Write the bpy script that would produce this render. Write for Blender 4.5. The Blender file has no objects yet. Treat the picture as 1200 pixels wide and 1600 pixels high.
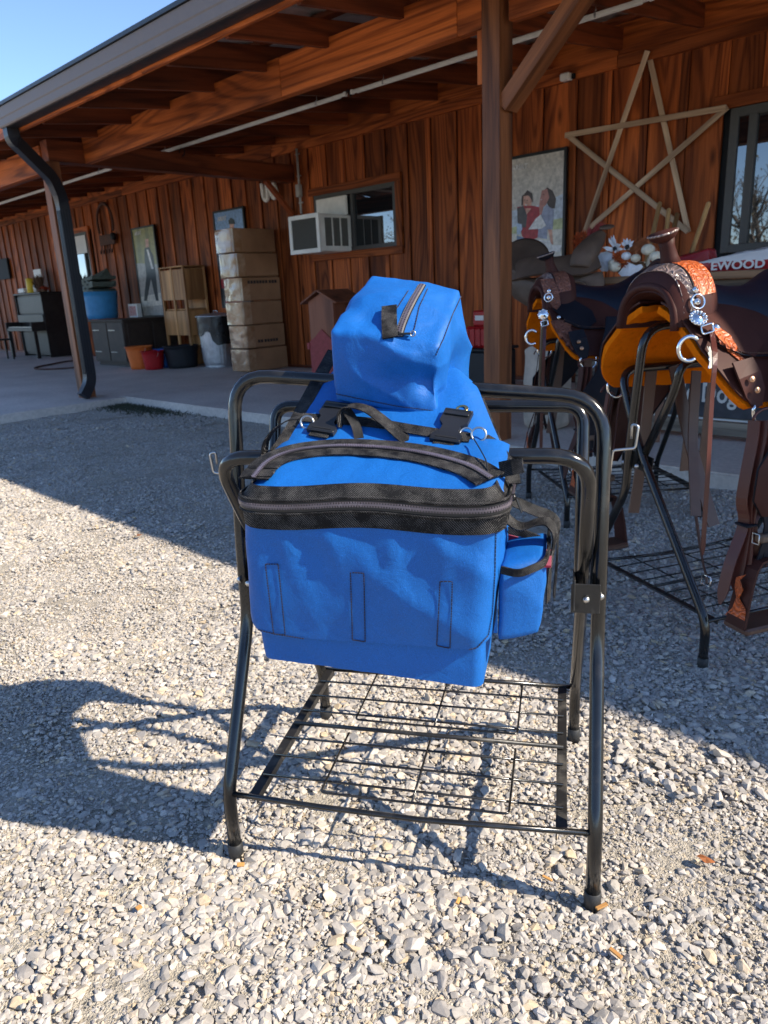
import bpy, bmesh, math, random
import numpy as np
from mathutils import Vector, Matrix, noise as mnoise
PI = math.pi
R_ = math.radians
sc = bpy.context.scene
col = sc.collection
random.seed(7)
rs = np.random.RandomState(11)

# ------------------------------------------------------------------ camera
H = 1.2; FPX = 1155.0
pit, rol, yaw = R_(16.6), R_(2.74), R_(45)
_up = np.array([0, 0, 1.0])
_fw0 = np.array([-math.sin(yaw), math.cos(yaw), 0]); _rt0 = np.array([math.cos(yaw), math.sin(yaw), 0])
FW = _fw0 * math.cos(pit) - _up * math.sin(pit); _u0 = _up * math.cos(pit) + _fw0 * math.sin(pit)
RT = _rt0 * math.cos(rol) - _u0 * math.sin(rol)
DN = -(_u0 * math.cos(rol) + _rt0 * math.sin(rol))
CAM = np.array([0, 0, H])
cd = bpy.data.cameras.new('camera'); cam = bpy.data.objects.new('camera', cd); col.objects.link(cam)
cam.matrix_world = Matrix([[RT[i], -DN[i], -FW[i], CAM[i]] for i in range(3)] + [[0, 0, 0, 1]])
cd.sensor_fit = 'VERTICAL'; cd.sensor_height = 36.0; cd.lens = 36.0 * FPX / 1600
cd.clip_start = 0.05; cd.clip_end = 2000
cd.dof.use_dof = True; cd.dof.focus_distance = 1.35; cd.dof.aperture_fstop = 9.0
sc.camera = cam
sc.render.resolution_x = 768; sc.render.resolution_y = 1024

# ------------------------------------------------------------------ sky, sun, exposure
SUN = Vector((1.155, 0.467, 1.0)).normalized()
elev = math.asin(SUN.z)
w = bpy.data.worlds.new('World'); sc.world = w; w.use_nodes = True
nt = w.node_tree; bg = nt.nodes['Background']
sky = nt.nodes.new('ShaderNodeTexSky'); sky.sky_type = 'NISHITA'; sky.sun_disc = False
sky.sun_elevation = elev; sky.sun_rotation = math.atan2(SUN.x, SUN.y)
sky.air_density = 0.65; sky.dust_density = 0.0; sky.ozone_density = 3.0; sky.altitude = 200
nt.links.new(sky.outputs[0], bg.inputs[0]); bg.inputs[1].default_value = 0.15
sl = bpy.data.lights.new('sun', 'SUN'); sun = bpy.data.objects.new('sun', sl); col.objects.link(sun)
sl.energy = 4.4; sl.angle = R_(0.55); sl.color = (1.0, 0.90, 0.75)
sun.rotation_euler = SUN.to_track_quat('Z', 'Y').to_euler(); sun.location = (6, 3, 8)
vs = sc.view_settings
vs.view_transform = 'Standard'; vs.look = 'None'; vs.exposure = 1.08; vs.gamma = 1.0; vs.use_curve_mapping = False
sc.cycles.max_bounces = 7; sc.cycles.diffuse_bounces = 4; sc.cycles.glossy_bounces = 3; sc.cycles.transmission_bounces = 3
sc.cycles.use_denoising = True

# ------------------------------------------------------------------ measuring helpers (points taken off the photo at a known distance)
def ray(x, y): return FW + (x - 600) / FPX * RT + (y - 800) / FPX * DN
def atZ(x, y, z=0.0):
    d = ray(x, y); q = CAM + d * ((z - H) / d[2]); return Vector(q)
def atY(x, y, Y):
    d = ray(x, y); return Vector(CAM + d * (Y / d[1]))
def atX(x, y, X):
    d = ray(x, y); return Vector(CAM + d * (X / d[0]))
def project(P):
    v = np.array(P, float) - CAM; z = v @ FW
    if z <= 0.01: return (1e5, 1e5, z)
    return (600 + FPX * (v @ RT) / z, 800 + FPX * (v @ DN) / z, z)
class Frame:
    """a local frame: origin o, axes r (right), d (away), z up"""
    def __init__(s, o, er, ed): s.o = np.array(o, float); s.er = np.array(er, float); s.ed = np.array(ed, float)
    def angle(s): return math.atan2(s.er[1], s.er[0])
    def on_d(s, x, y, d):
        dd = ray(x, y); t = ((s.o + s.ed * d - CAM) @ s.ed) / (dd @ s.ed); q = CAM + dd * t - s.o
        return Vector((q @ s.er, d, q[2]))
    def on_r(s, x, y, r):
        dd = ray(x, y); t = ((s.o + s.er * r - CAM) @ s.er) / (dd @ s.er); q = CAM + dd * t - s.o
        return Vector((r, q @ s.ed, q[2]))
    def on_z(s, x, y, z):
        q = np.array(atZ(x, y, z)) - s.o; return Vector((q @ s.er, q @ s.ed, z))
_FL = np.array(atZ(370, 1340)); _FR = np.array(atZ(925, 1418))
_er = (_FR - _FL); WID = float(np.linalg.norm(_er)); _er /= WID; _ed = np.array([-_er[1], _er[0], 0])
K1 = Frame(_FL, _er, _ed)
_t = R_(153.4); _ed2 = -np.array([math.cos(_t), math.sin(_t), 0]); _er2 = np.array([_ed2[1], -_ed2[0], 0])
K2 = Frame(np.array(atZ(1098, 1045)) - _ed2 * .573 - _er2 * .735, _er2, _ed2)

# ------------------------------------------------------------------ materials
MATS = {}
def new_mat(name):
    m = bpy.data.materials.new(name); m.use_nodes = True; MATS[name] = m
    return m, m.node_tree, m.node_tree.nodes['Principled BSDF']
def N(nt, kind, **kw):
    n = nt.nodes.new(kind)
    for k, v in kw.items():
        if k.startswith('i_'):
            n.inputs[int(k[2:]) if k[2:].isdigit() else k[2:].replace('_', ' ')].default_value = v
        else: setattr(n, k, v)
    return n
def L(nt, a, b): nt.links.new(a, b)
def ramp(nt, src, stops):
    r = N(nt, 'ShaderNodeValToRGB'); e = r.color_ramp.elements
    while len(e) < len(stops): e.new(0.5)
    for i, (p, c) in enumerate(stops):
        e[i].position = p; e[i].color = (c[0], c[1], c[2], 1) if len(c) == 3 else c
    L(nt, src, r.inputs[0]); return r.outputs[0]
def mixc(nt, fac, a, b, blend='MIX'):
    m = N(nt, 'ShaderNodeMix', data_type='RGBA', blend_type=blend)
    for inp, v in ((m.inputs[0], fac), (m.inputs[6], a), (m.inputs[7], b)):
        if hasattr(v, 'links'): L(nt, v, inp)
        elif isinstance(v, (int, float)): inp.default_value = v
        else: inp.default_value = (v[0], v[1], v[2], 1)
    return m.outputs[2]
def mth(nt, op, a, b=0.0, c=0.0):
    m = N(nt, 'ShaderNodeMath', operation=op)
    for inp, v in zip(m.inputs, (a, b, c)):
        if hasattr(v, 'links'): L(nt, v, inp)
        else: inp.default_value = v
    return m.outputs[0]
def coords(nt, scale=(1, 1, 1), rand=True):
    tc = N(nt, 'ShaderNodeTexCoord'); mp = N(nt, 'ShaderNodeMapping'); mp.inputs['Scale'].default_value = scale
    if rand:
        oi = N(nt, 'ShaderNodeObjectInfo'); cb = N(nt, 'ShaderNodeCombineXYZ')
        a = mth(nt, 'MULTIPLY', oi.outputs['Random'], 37.0); b = mth(nt, 'MULTIPLY', oi.outputs['Random'], 91.0)
        L(nt, a, cb.inputs[0]); L(nt, b, cb.inputs[1]); L(nt, a, cb.inputs[2])
        ad = N(nt, 'ShaderNodeVectorMath', operation='ADD'); L(nt, tc.outputs['Object'], ad.inputs[0]); L(nt, cb.outputs[0], ad.inputs[1])
        L(nt, ad.outputs[0], mp.inputs[0])
    else: L(nt, tc.outputs['Object'], mp.inputs[0])
    return mp.outputs[0]
def noise(nt, vec, scale, detail=3.0, rough=0.55, dist=0.0, out=0):
    n = N(nt, 'ShaderNodeTexNoise'); n.inputs['Scale'].default_value = scale; n.inputs['Detail'].default_value = detail
    n.inputs['Roughness'].default_value = rough; n.inputs['Distortion'].default_value = dist
    L(nt, vec, n.inputs['Vector']); return n.outputs[out]
def bump(nt, h, strength, dist, bs, normal=None):
    b = N(nt, 'ShaderNodeBump'); b.inputs['Strength'].default_value = strength; b.inputs['Distance'].default_value = dist
    L(nt, h, b.inputs['Height'])
    if normal: L(nt, normal, b.inputs['Normal'])
    if bs is not None: L(nt, b.outputs[0], bs.inputs['Normal'])
    return b.outputs[0]

def wood(name, light, dark, axis='z', rough=0.55, ring=26.0, knots=0.6, spec=0.35, vary=0.5, g=1.0):
    """stained timber: rings stretched along the board, knots, streaks, tone of its own per board"""
    m, nt, bs = new_mat(name)
    st = {'x': (.09, 1, 1), 'y': (1, .09, 1), 'z': (1, 1, .09)}[axis]
    v = coords(nt, st)
    n1 = noise(nt, v, 2.6 * g, 1.5, .45, .15)
    rg = mth(nt, 'SINE', mth(nt, 'MULTIPLY', n1, ring * 4.2))
    rg = mth(nt, 'MULTIPLY_ADD', rg, .5, .5)
    v2 = coords(nt, tuple(s if s < 1 else 1 for s in {'x': (.03, 1, 1), 'y': (1, .03, 1), 'z': (1, 1, .03)}[axis]))
    n2 = noise(nt, v2, 95 * g, 3, .6)
    n3 = noise(nt, v, 5.0, 3, .6)
    mid = [l * .5 + d * .5 for l, d in zip(light, dark)]
    c = ramp(nt, rg, [(0.0, [d * .75 + m_ * .25 for d, m_ in zip(dark, mid)]), (.25, mid), (.55, light), (1.0, light)])
    c2 = mixc(nt, .38, c, ramp(nt, n2, [(.32, dark), (.62, light)]))
    v3 = coords(nt, {'x': (.35, 1, 1), 'y': (1, .35, 1), 'z': (1, 1, .35)}[axis])
    vo = N(nt, 'ShaderNodeTexVoronoi'); vo.inputs['Scale'].default_value = 3.1; L(nt, v3, vo.inputs['Vector'])
    kn = ramp(nt, vo.outputs['Distance'], [(.03, (1, 1, 1)), (.13, (0, 0, 0))])
    c3 = mixc(nt, mth(nt, 'MULTIPLY', kn, knots), c2, [d * .45 for d in dark])
    blot = ramp(nt, n3, [(.36, (.50, .44, .40)), (.60, (1.1, 1.06, 1.0))])
    c4 = mixc(nt, 1.0, c3, blot, 'MULTIPLY')
    oi = N(nt, 'ShaderNodeObjectInfo')
    r2 = mth(nt, 'FRACT', mth(nt, 'MULTIPLY', oi.outputs['Random'], 17.3))
    tone = ramp(nt, r2, [(0.0, (1 - vary * .60,) * 3), (.5, (1, .97, .93)), (1.0, (1 + vary * .35, 1 + vary * .3, 1 + vary * .2))])
    c5 = mixc(nt, 1.0, c4, tone, 'MULTIPLY')
    L(nt, c5, bs.inputs['Base Color'])
    bs.inputs['Roughness'].default_value = rough; bs.inputs['Specular IOR Level'].default_value = spec
    hh = mth(nt, 'ADD', mth(nt, 'MULTIPLY', rg, .5), n2)
    bump(nt, hh, .35, .004, bs)
    return m

def metal_paint(name, color, rough=.3, metallic=0.0, bumpy=.0, coat=0.0, spec=.5, mottle=.25, dust=None):
    m, nt, bs = new_mat(name)
    v = coords(nt)
    n = noise(nt, v, 14, 4, .6); n2 = noise(nt, v, 160, 2, .6)
    c = ramp(nt, n, [(.3, [x * (1 - mottle) for x in color]), (.7, [min(1, x * (1 + mottle)) for x in color])])
    if dust: c = mixc(nt, ramp(nt, n, [(.5, (0, 0, 0)), (.78, (dust[3],) * 3)]), c, dust[:3])
    L(nt, c, bs.inputs['Base Color'])
    rr = N(nt, 'ShaderNodeMapRange'); L(nt, n, rr.inputs[0]); rr.inputs[3].default_value = rough * .75; rr.inputs[4].default_value = rough * 1.35
    L(nt, rr.outputs[0], bs.inputs['Roughness'])
    bs.inputs['Metallic'].default_value = metallic; bs.inputs['Specular IOR Level'].default_value = spec
    bs.inputs['Coat Weight'].default_value = coat; bs.inputs['Coat Roughness'].default_value = .15
    if bumpy: bump(nt, n2, bumpy, .002, bs)
    return m

def cloth(name, color, weave=900.0, rough=.75, sheen=.25, spec=.25, speck=None, fine=.25, dark=.8, vary=.06, wrinkle=False):
    m, nt, bs = new_mat(name)
    v = coords(nt, rand=False)
    n = noise(nt, v, weave, 1, .5); n2 = noise(nt, v, 9, 3, .6)
    c = ramp(nt, n2, [(.3, [x * (1 - vary) for x in color]), (.7, [min(1, x * (1 + vary)) for x in color])])
    c = mixc(nt, ramp(nt, n, [(.25, (.0,) * 3), (.55, (1, 1, 1))]), [x * dark for x in color], c)
    if speck: c = mixc(nt, ramp(nt, n, [(.60, (0, 0, 0)), (.68, (1, 1, 1))]), c, speck)
    L(nt, c, bs.inputs['Base Color'])
    bs.inputs['Roughness'].default_value = rough; bs.inputs['Specular IOR Level'].default_value = spec
    bs.inputs['Sheen Weight'].default_value = sheen
    n4 = noise(nt, v, 26, 4, .6, 1.2); nb = bump(nt, n4, .22 if wrinkle else 0.0, .008, None)
    bump(nt, n, fine, .001, bs, nb)
    return m

def leather(name, color, rough=.42, grain=60.0, tool=0.0, spec=.45, dark=.5, coat=0.0):
    m, nt, bs = new_mat(name)
    v = coords(nt)
    n = noise(nt, v, 7, 4, .6); g = noise(nt, v, grain * 5, 2, .6)
    c = ramp(nt, n, [(.25, [x * dark for x in color]), (.7, color)])
    nrm = None
    if tool:
        vo = N(nt, 'ShaderNodeTexVoronoi', feature='SMOOTH_F1'); vo.inputs['Scale'].default_value = 38
        dv = N(nt, 'ShaderNodeVectorMath', operation='ADD'); L(nt, v, dv.inputs[0])
        nn = noise(nt, v, 22, 2, .6, out=1); sc2 = N(nt, 'ShaderNodeVectorMath', operation='SCALE'); sc2.inputs[3].default_value = .05
        L(nt, nn, sc2.inputs[0]); L(nt, sc2.outputs[0], dv.inputs[1]); L(nt, dv.outputs[0], vo.inputs['Vector'])
        wv = mth(nt, 'SINE', mth(nt, 'MULTIPLY', vo.outputs['Distance'], 26.0))
        c = mixc(nt, ramp(nt, wv, [(.1, (tool,) * 3), (.6, (0, 0, 0))]), c, [x * .28 for x in color])
        nrm = bump(nt, wv, .55, .003, None)
    L(nt, c, bs.inputs['Base Color'])
    bs.inputs['Roughness'].default_value = rough; bs.inputs['Specular IOR Level'].default_value = spec
    bs.inputs['Coat Weight'].default_value = coat; bs.inputs['Coat Roughness'].default_value = .2
    bump(nt, g, .18, .001, bs, nrm)
    return m

def plain(name, color, rough=.6, metallic=0.0, spec=.4, trans=0.0, ior=1.45, var=.12, nscale=20.0, bmp=.1):
    m, nt, bs = new_mat(name)
    v = coords(nt)
    n = noise(nt, v, nscale, 3, .6)
    c = ramp(nt, n, [(.3, [x * (1 - var) for x in color]), (.7, [min(1, x * (1 + var)) for x in color])])
    L(nt, c, bs.inputs['Base Color'])
    bs.inputs['Roughness'].default_value = rough; bs.inputs['Metallic'].default_value = metallic
    bs.inputs['Specular IOR Level'].default_value = spec; bs.inputs['Transmission Weight'].default_value = trans; bs.inputs['IOR'].default_value = ior
    if bmp: bump(nt, n, bmp, .003, bs)
    return m

WL, WD = (.50, .135, .036), (.115, .024, .008)
for ax in 'xyz':
    wood('stained_wood_' + ax, WL, WD, ax, vary=.85, knots=.85, rough=.6, spec=.2)
    wood('beam_wood_' + ax, (.62, .165, .040), (.17, .036, .010), ax, ring=34, g=.9, vary=.25, knots=.9, spec=.2)
    wood('rafter_wood_' + ax, (.27, .066, .022), (.085, .021, .008), ax, ring=18)
    wood('post_wood_' + ax, (.30, .110, .042), (.085, .028, .012), ax, ring=16, vary=.15)
    wood('grey_wood_' + ax, (.30, .27, .23), (.10, .09, .08), ax, ring=20, rough=.8, spec=.15, knots=.3)
    wood('plank_wood_' + ax, (.33, .21, .13), (.12, .07, .045), ax, ring=20, rough=.75, spec=.2)
    wood('plywood_' + ax, (.64, .36, .15), (.46, .23, .09), ax, ring=8, knots=.1, vary=.2)
wood('star_wood', (.68, .52, .38), (.34, .23, .16), 'x', ring=14, rough=.8, vary=.3, knots=.2)
metal_paint('tube_paint', (.010, .010, .010), rough=.18, coat=.12, spec=.55, mottle=.3, bumpy=.04, dust=(.20, .17, .14, .10))
metal_paint('flat_bar_paint', (.018, .017, .016), rough=.4, bumpy=.15, dust=(.3, .27, .22, .35))
metal_paint('zinc', (.55, .55, .54), rough=.32, metallic=1.0, bumpy=.1)
metal_paint('chrome', (.80, .80, .80), rough=.12, metallic=1.0)
metal_paint('brass', (.75, .50, .20), rough=.2, metallic=1.0)
metal_paint('gutter_metal', (.17, .135, .12), rough=.5, spec=.3, mottle=.08)
metal_paint('downspout_metal', (.014, .016, .020), rough=.42, spec=.5, mottle=.1)
metal_paint('roof_metal', (.42, .42, .42), rough=.45, metallic=.6, mottle=.15)
metal_paint('window_frame_metal', (.065, .060, .055), rough=.45, mottle=.1)
plain('white_plastic', (.86, .83, .76), .5, nscale=4)
plain('dark_interior', (.01, .011, .013), .7)
m, nt, bs = new_mat('window_glass')
bs.inputs['Base Color'].default_value = (.012, .014, .016, 1); bs.inputs['Roughness'].default_value = .015; bs.inputs['Specular IOR Level'].default_value = 1.0
bs.inputs['Coat Weight'].default_value = 1.0; bs.inputs['Coat Roughness'].default_value = .01; bs.inputs['Coat IOR'].default_value = 1.8

# ------------------------------------------------------------------ mesh helpers
W = {}                                   # world position of every root so that children can be given in world coordinates
def base_of(o):
    return W.get(o.name, Vector((0, 0, 0)))
def link(name, me, mat, parent=None, loc=None, local=False):
    o = bpy.data.objects.new(name, me); col.objects.link(o)
    if mat is not None and len(me.materials) == 0: me.materials.append(MATS[mat] if isinstance(mat, str) else mat)
    l = Vector(loc) if loc is not None else Vector((0, 0, 0))
    W[o.name] = l
    if parent is not None:
        o.parent = parent; o.location = l if local else l - base_of(parent)
    else: o.location = l
    return o
def tag(o, label=None, cat=None, group=None, kind=None):
    if label: o['label'] = label
    if cat: o['category'] = cat
    if group: o['group'] = group
    if kind: o['kind'] = kind
    return o
def thing(name, label, cat, loc=(0, 0, 0), rz=0.0, group=None):
    o = bpy.data.objects.new(name, None); col.objects.link(o); o.location = loc; o.rotation_euler = (0, 0, rz)
    o.empty_display_size = .1; W[o.name] = Vector(loc)
    return tag(o, label, cat, group)
def copy_tree(o, parent=None):
    c = o.copy(); col.objects.link(c); c.parent = parent
    for ch in list(o.children): copy_tree(ch, c)
    return c

class MB:
    def __init__(s, off=(0, 0, 0)): s.v = []; s.f = []; s.mi = []; s.off = Vector(off); s.sm = []
    def add(s, vs, fs, smooth=False, mi=0):
        n = len(s.v); s.v += [tuple(Vector(p) - s.off) for p in vs]
        s.f += [tuple(i + n for i in f) for f in fs]; s.sm += [smooth] * len(fs); s.mi += [mi] * len(fs); return s
    def box(s, c, size, rot=None, bev=0.0, mi=0):
        hx, hy, hz = [a / 2 for a in size]; M = rot if rot is not None else Matrix.Identity(3)
        if bev <= 0:
            P = [(x * hx, y * hy, z * hz) for z in (-1, 1) for y in (-1, 1) for x in (-1, 1)]
            F = [(0, 2, 3, 1), (4, 5, 7, 6), (0, 1, 5, 4), (2, 6, 7, 3), (0, 4, 6, 2), (1, 3, 7, 5)]
        else:
            b = min(bev, hx * .6, hy * .6, hz * .6); P = []; idx = {}
            for sx in (-1, 1):
                for sy in (-1, 1):
                    for sz in (-1, 1):
                        for k in range(3):
                            q = [sx * (hx - b), sy * (hy - b), sz * (hz - b)]; q[k] = (sx * hx, sy * hy, sz * hz)[k]
                            idx[(sx, sy, sz, k)] = len(P); P.append(q)
            F = []
            for k in range(3):
                a, c2 = [(1, 2), (2, 0), (0, 1)][k]
                for sg in (-1, 1):
                    lp = []
                    for (p, q) in ((-1, -1), (1, -1), (1, 1), (-1, 1)):
                        t = [0, 0, 0]; t[k] = sg; t[a] = p; t[c2] = q; lp.append(idx[(t[0], t[1], t[2], k)])
                    F.append(tuple(lp) if sg > 0 else tuple(lp[::-1]))
            for k in range(3):
                a, c2 = [(1, 2), (2, 0), (0, 1)][k]
                for p in (-1, 1):
                    for q in (-1, 1):
                        t0 = [0, 0, 0]; t0[k] = -1; t0[a] = p; t0[c2] = q; t1 = list(t0); t1[k] = 1
                        lp = [idx[(*t0, a)], idx[(*t1, a)], idx[(*t1, c2)], idx[(*t0, c2)]]
                        F.append(tuple(lp) if p * q < 0 else tuple(lp[::-1]))
            for sx in (-1, 1):
                for sy in (-1, 1):
                    for sz in (-1, 1):
                        lp = [idx[(sx, sy, sz, 0)], idx[(sx, sy, sz, 1)], idx[(sx, sy, sz, 2)]]
                        F.append(tuple(lp) if sx * sy * sz > 0 else tuple(lp[::-1]))
        c = Vector(c)
        return s.add([c + M @ Vector(p) for p in P], F, False, mi)
    def tube(s, pts, r, n=10, caps=True, closed=False, mi=0, smooth=True):
        pts = [Vector(p) for p in pts]; m = len(pts); rr = r if hasattr(r, '__len__') else [r] * m
        tang = []
        for i in range(m):
            a = pts[(i - 1) % m] if (i > 0 or closed) else pts[i]; b = pts[(i + 1) % m] if (i < m - 1 or closed) else pts[i]
            tang.append((b - a).normalized())
        up = Vector((0, 0, 1)) if abs(tang[0].z) < .9 else Vector((1, 0, 0))
        nrm = tang[0].cross(up).normalized(); V = []
        for i in range(m):
            t = tang[i]; nrm = (nrm - t * nrm.dot(t)).normalized(); bn = t.cross(nrm)
            for k in range(n):
                a = 2 * PI * k / n; V.append(pts[i] + (nrm * math.cos(a) + bn * math.sin(a)) * rr[i])
        F = []
        for i in range(m if closed else m - 1):
            j = (i + 1) % m
            for k in range(n):
                k2 = (k + 1) % n; F.append((i * n + k, i * n + k2, j * n + k2, j * n + k))
        s.add(V, F, smooth, mi)
        if caps and not closed:
            b = len(s.v) - len(V); s.f.append(tuple(b + k for k in range(n))[::-1]); s.sm.append(False); s.mi.append(mi)
            s.f.append(tuple(b + (m - 1) * n + k for k in range(n))); s.sm.append(False); s.mi.append(mi)
        return s
    def rod(s, a, b, r, n=8, mi=0): return s.tube([a, b], r, n, mi=mi)
    def strap(s, pts, wd, th, wdir, mi=0, smooth=True):
        """ribbon with thickness: wdir = width direction(s)"""
        pts = [Vector(p) for p in pts]; m = len(pts)
        wds = wd if hasattr(wd, '__len__') else [wd] * m
        wdirs = [Vector(x) for x in wdir] if isinstance(wdir[0], (tuple, list, Vector)) else [Vector(wdir)] * m
        V = []
        for i in range(m):
            t = (pts[min(i + 1, m - 1)] - pts[max(i - 1, 0)]).normalized(); wv = wdirs[i]; wv = (wv - t * wv.dot(t)).normalized(); nn = t.cross(wv)
            for (a, b) in ((-1, -1), (1, -1), (1, 1), (-1, 1)): V.append(pts[i] + wv * (a * wds[i] / 2) + nn * (b * th / 2))
        F = []
        for i in range(m - 1):
            for k in range(4):
                k2 = (k + 1) % 4; F.append((i * 4 + k, i * 4 + k2, i * 4 + 4 + k2, i * 4 + 4 + k))
        F.append((3, 2, 1, 0)); F.append(tuple((m - 1) * 4 + k for k in range(4)))
        return s.add(V, F, False, mi)
    def prism(s, poly, ext, mi=0, smooth=False):
        """closed polygon of 3D points extruded by vector ext"""
        poly = [Vector(p) for p in poly]; n = len(poly); e = Vector(ext)
        return s.add(poly + [p + e for p in poly], [tuple(range(n))[::-1], tuple(range(n, 2 * n))] + [(i, (i + 1) % n, n + (i + 1) % n, n + i) for i in range(n)], smooth, mi)
    def lathe(s, c, prof, n=24, axis=(0, 0, 1), mi=0, smooth=True, cap=True, squash=1.0):
        ax = Vector(axis).normalized(); u = ax.orthogonal().normalized(); v = ax.cross(u); c = Vector(c); V = []
        for (r, z) in prof:
            for k in range(n):
                a = 2 * PI * k / n; V.append(c + ax * z + u * (r * math.cos(a)) + v * (r * squash * math.sin(a)))
        F = []
        for i in range(len(prof) - 1):
            for k in range(n):
                k2 = (k + 1) % n; F.append((i * n + k, i * n + k2, (i + 1) * n + k2, (i + 1) * n + k))
        if cap: F.append(tuple(range(n))[::-1]); F.append(tuple((len(prof) - 1) * n + k for k in range(n)))
        return s.add(V, F, smooth, mi)
    def grid(s, P, thick=None, closed_u=False, mi=0, smooth=True):
        """P[i][j] grid of points; optional thickness (closed shell)"""
        nu = len(P); nv = len(P[0]); V = [Vector(p) for row in P for p in row]; F = []
        for i in range(nu if closed_u else nu - 1):
            i2 = (i + 1) % nu
            for j in range(nv - 1): F.append((i * nv + j, i2 * nv + j, i2 * nv + j + 1, i * nv + j + 1))
        if thick is None: return s.add(V, F, smooth, mi)
        nor = [Vector((0, 0, 0)) for _ in V]
        for f in F:
            a, b, c, d = [V[i] for i in f]; nn = (c - a).cross(d - b)
            for i in f: nor[i] += nn
        V2 = [v - (n.normalized() if n.length > 0 else Vector((0, 0, 1))) * thick for v, n in zip(V, nor)]
        n = len(V); F2 = [tuple(i + n for i in f[::-1]) for f in F]; E = []
        if not closed_u:
            for j in range(nv - 1):
                E.append((j, j + 1, n + j + 1, n + j)); b = (nu - 1) * nv; E.append((b + j + 1, b + j, n + b + j, n + b + j + 1))
        for i in range(nu if closed_u else nu - 1):
            i2 = (i + 1) % nu
            E.append((i2 * nv, i * nv, n + i * nv, n + i2 * nv)); E.append((i * nv + nv - 1, i2 * nv + nv - 1, n + i2 * nv + nv - 1, n + i * nv + nv - 1))
        s.add(V + V2, F + F2, smooth, mi); s.add([v for v in V + V2], E, False, mi)
        return s
    def mesh(s, name):
        me = bpy.data.meshes.new(name); me.from_pydata(s.v, [], s.f); me.polygons.foreach_set('use_smooth', s.sm)
        if any(s.mi): me.polygons.foreach_set('material_index', s.mi)
        if me.validate(): print('BAD MESH', name)
        me.update(); return me
    def build(s, name, mat, parent=None, loc=None, local=False, merge=False, fixn=False):
        me = s.mesh(name)
        if merge or fixn:
            bm = bmesh.new(); bm.from_mesh(me)
            if merge: bmesh.ops.remove_doubles(bm, verts=bm.verts, dist=1e-5)
            bmesh.ops.recalc_face_normals(bm, faces=bm.faces); bm.to_mesh(me); bm.free()
        if isinstance(mat, (list, tuple)):
            for x in mat: me.materials.append(MATS[x])
            mat = None
        return link(name, me, mat, parent, loc, local)
def MBo(parent): return MB(base_of(parent))    # builder whose input is in world coordinates, stored relative to its parent thing
_boxes = {}
def bx(name, lo, hi, mat, parent=None, bev=.003, rot=None, label=None):
    """axis aligned timber or slab given by its two corners in the world; alike sizes share one mesh"""
    c = [(a + b) / 2 for a, b in zip(lo, hi)]; sz = tuple(round(abs(b - a), 3) for a, b in zip(lo, hi)); k = (sz, mat, bev)
    if k not in _boxes:
        me = MB().box((0, 0, 0), sz, bev=bev).mesh(name); me.materials.append(MATS[mat]); _boxes[k] = me
    o = link(name, _boxes[k], None, parent, c)
    if rot: o.rotation_euler = rot
    if label: o['label'] = label
    return o
def beam_between(name, a, b, wd, th, mat, parent, side=(0, 0, 1), bev=.003, label=None):
    """timber from a to b; its mesh runs along local x so that the grain follows it"""
    a, b = Vector(a), Vector(b); x = (b - a).normalized(); y = Vector(side).cross(x).normalized(); z = x.cross(y)
    k = ((round((b - a).length, 3), wd, th), mat, bev)
    if k not in _boxes:
        me = MB().box((0, 0, 0), ((b - a).length, wd, th), bev=bev).mesh(name); me.materials.append(MATS[mat]); _boxes[k] = me
    o = link(name, _boxes[k], None, parent, (a + b) / 2)
    o.rotation_euler = Matrix((x, y, z)).transposed().to_euler()
    if label: o['label'] = label
    return o
def smooth_path(pts, n=6):
    """Catmull-Rom through the points"""
    P = [Vector(p) for p in pts]; P = [P[0] * 2 - P[1]] + P + [P[-1] * 2 - P[-2]]; out = []
    for i in range(1, len(P) - 2):
        for k in range(n):
            t = k / n; a, b, c, d = P[i - 1:i + 3]
            out.append(.5 * ((2 * b) + (c - a) * t + (2 * a - 5 * b + 4 * c - d) * t * t + (3 * b - a - 3 * c + d) * t ** 3))
    out.append(P[-2]); return out
def bend_path(pts, rads, n=7):
    """straight runs with rounded corners"""
    P = [Vector(p) for p in pts]; out = [P[0]]
    for i in range(1, len(P) - 1):
        r = rads[i - 1] if hasattr(rads, '__len__') else rads
        a = (P[i - 1] - P[i]); b = (P[i + 1] - P[i]); r = min(r, a.length * .48, b.length * .48); a = P[i] + a.normalized() * r; b = P[i] + b.normalized() * r
        for k in range(n + 1):
            t = k / n; out.append(a * (1 - t) ** 2 + P[i] * 2 * t * (1 - t) + b * t * t)
    out.append(P[-1]); return out
def text_mesh(name, body, size, mat, parent, M, extrude=.002, bold=0.0, xs=1.0, fitw=None):
    cu = bpy.data.curves.new(name, 'FONT'); cu.body = body; cu.size = size; cu.extrude = extrude; cu.offset = bold; cu.align_x = 'CENTER'; cu.align_y = 'CENTER'; cu.resolution_u = 3
    o = bpy.data.objects.new(name, cu); col.objects.link(o)
    dg = bpy.context.evaluated_depsgraph_get(); me = bpy.data.meshes.new_from_object(o.evaluated_get(dg)); bpy.data.objects.remove(o); bpy.data.curves.remove(cu)
    if fitw:
        xx = [v.co.x for v in me.vertices]; xs = fitw / (max(xx) - min(xx))
    me.transform(Matrix.Diagonal((xs, 1, 1, 1))); me.transform(Matrix.Translation(-base_of(parent)) @ M if parent is not None else M)
    me.materials.clear(); me.materials.append(MATS[mat])
    return link(name, me, None, parent, base_of(parent))
def place_parent_loc(o): o.location = (0, 0, 0)
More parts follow.
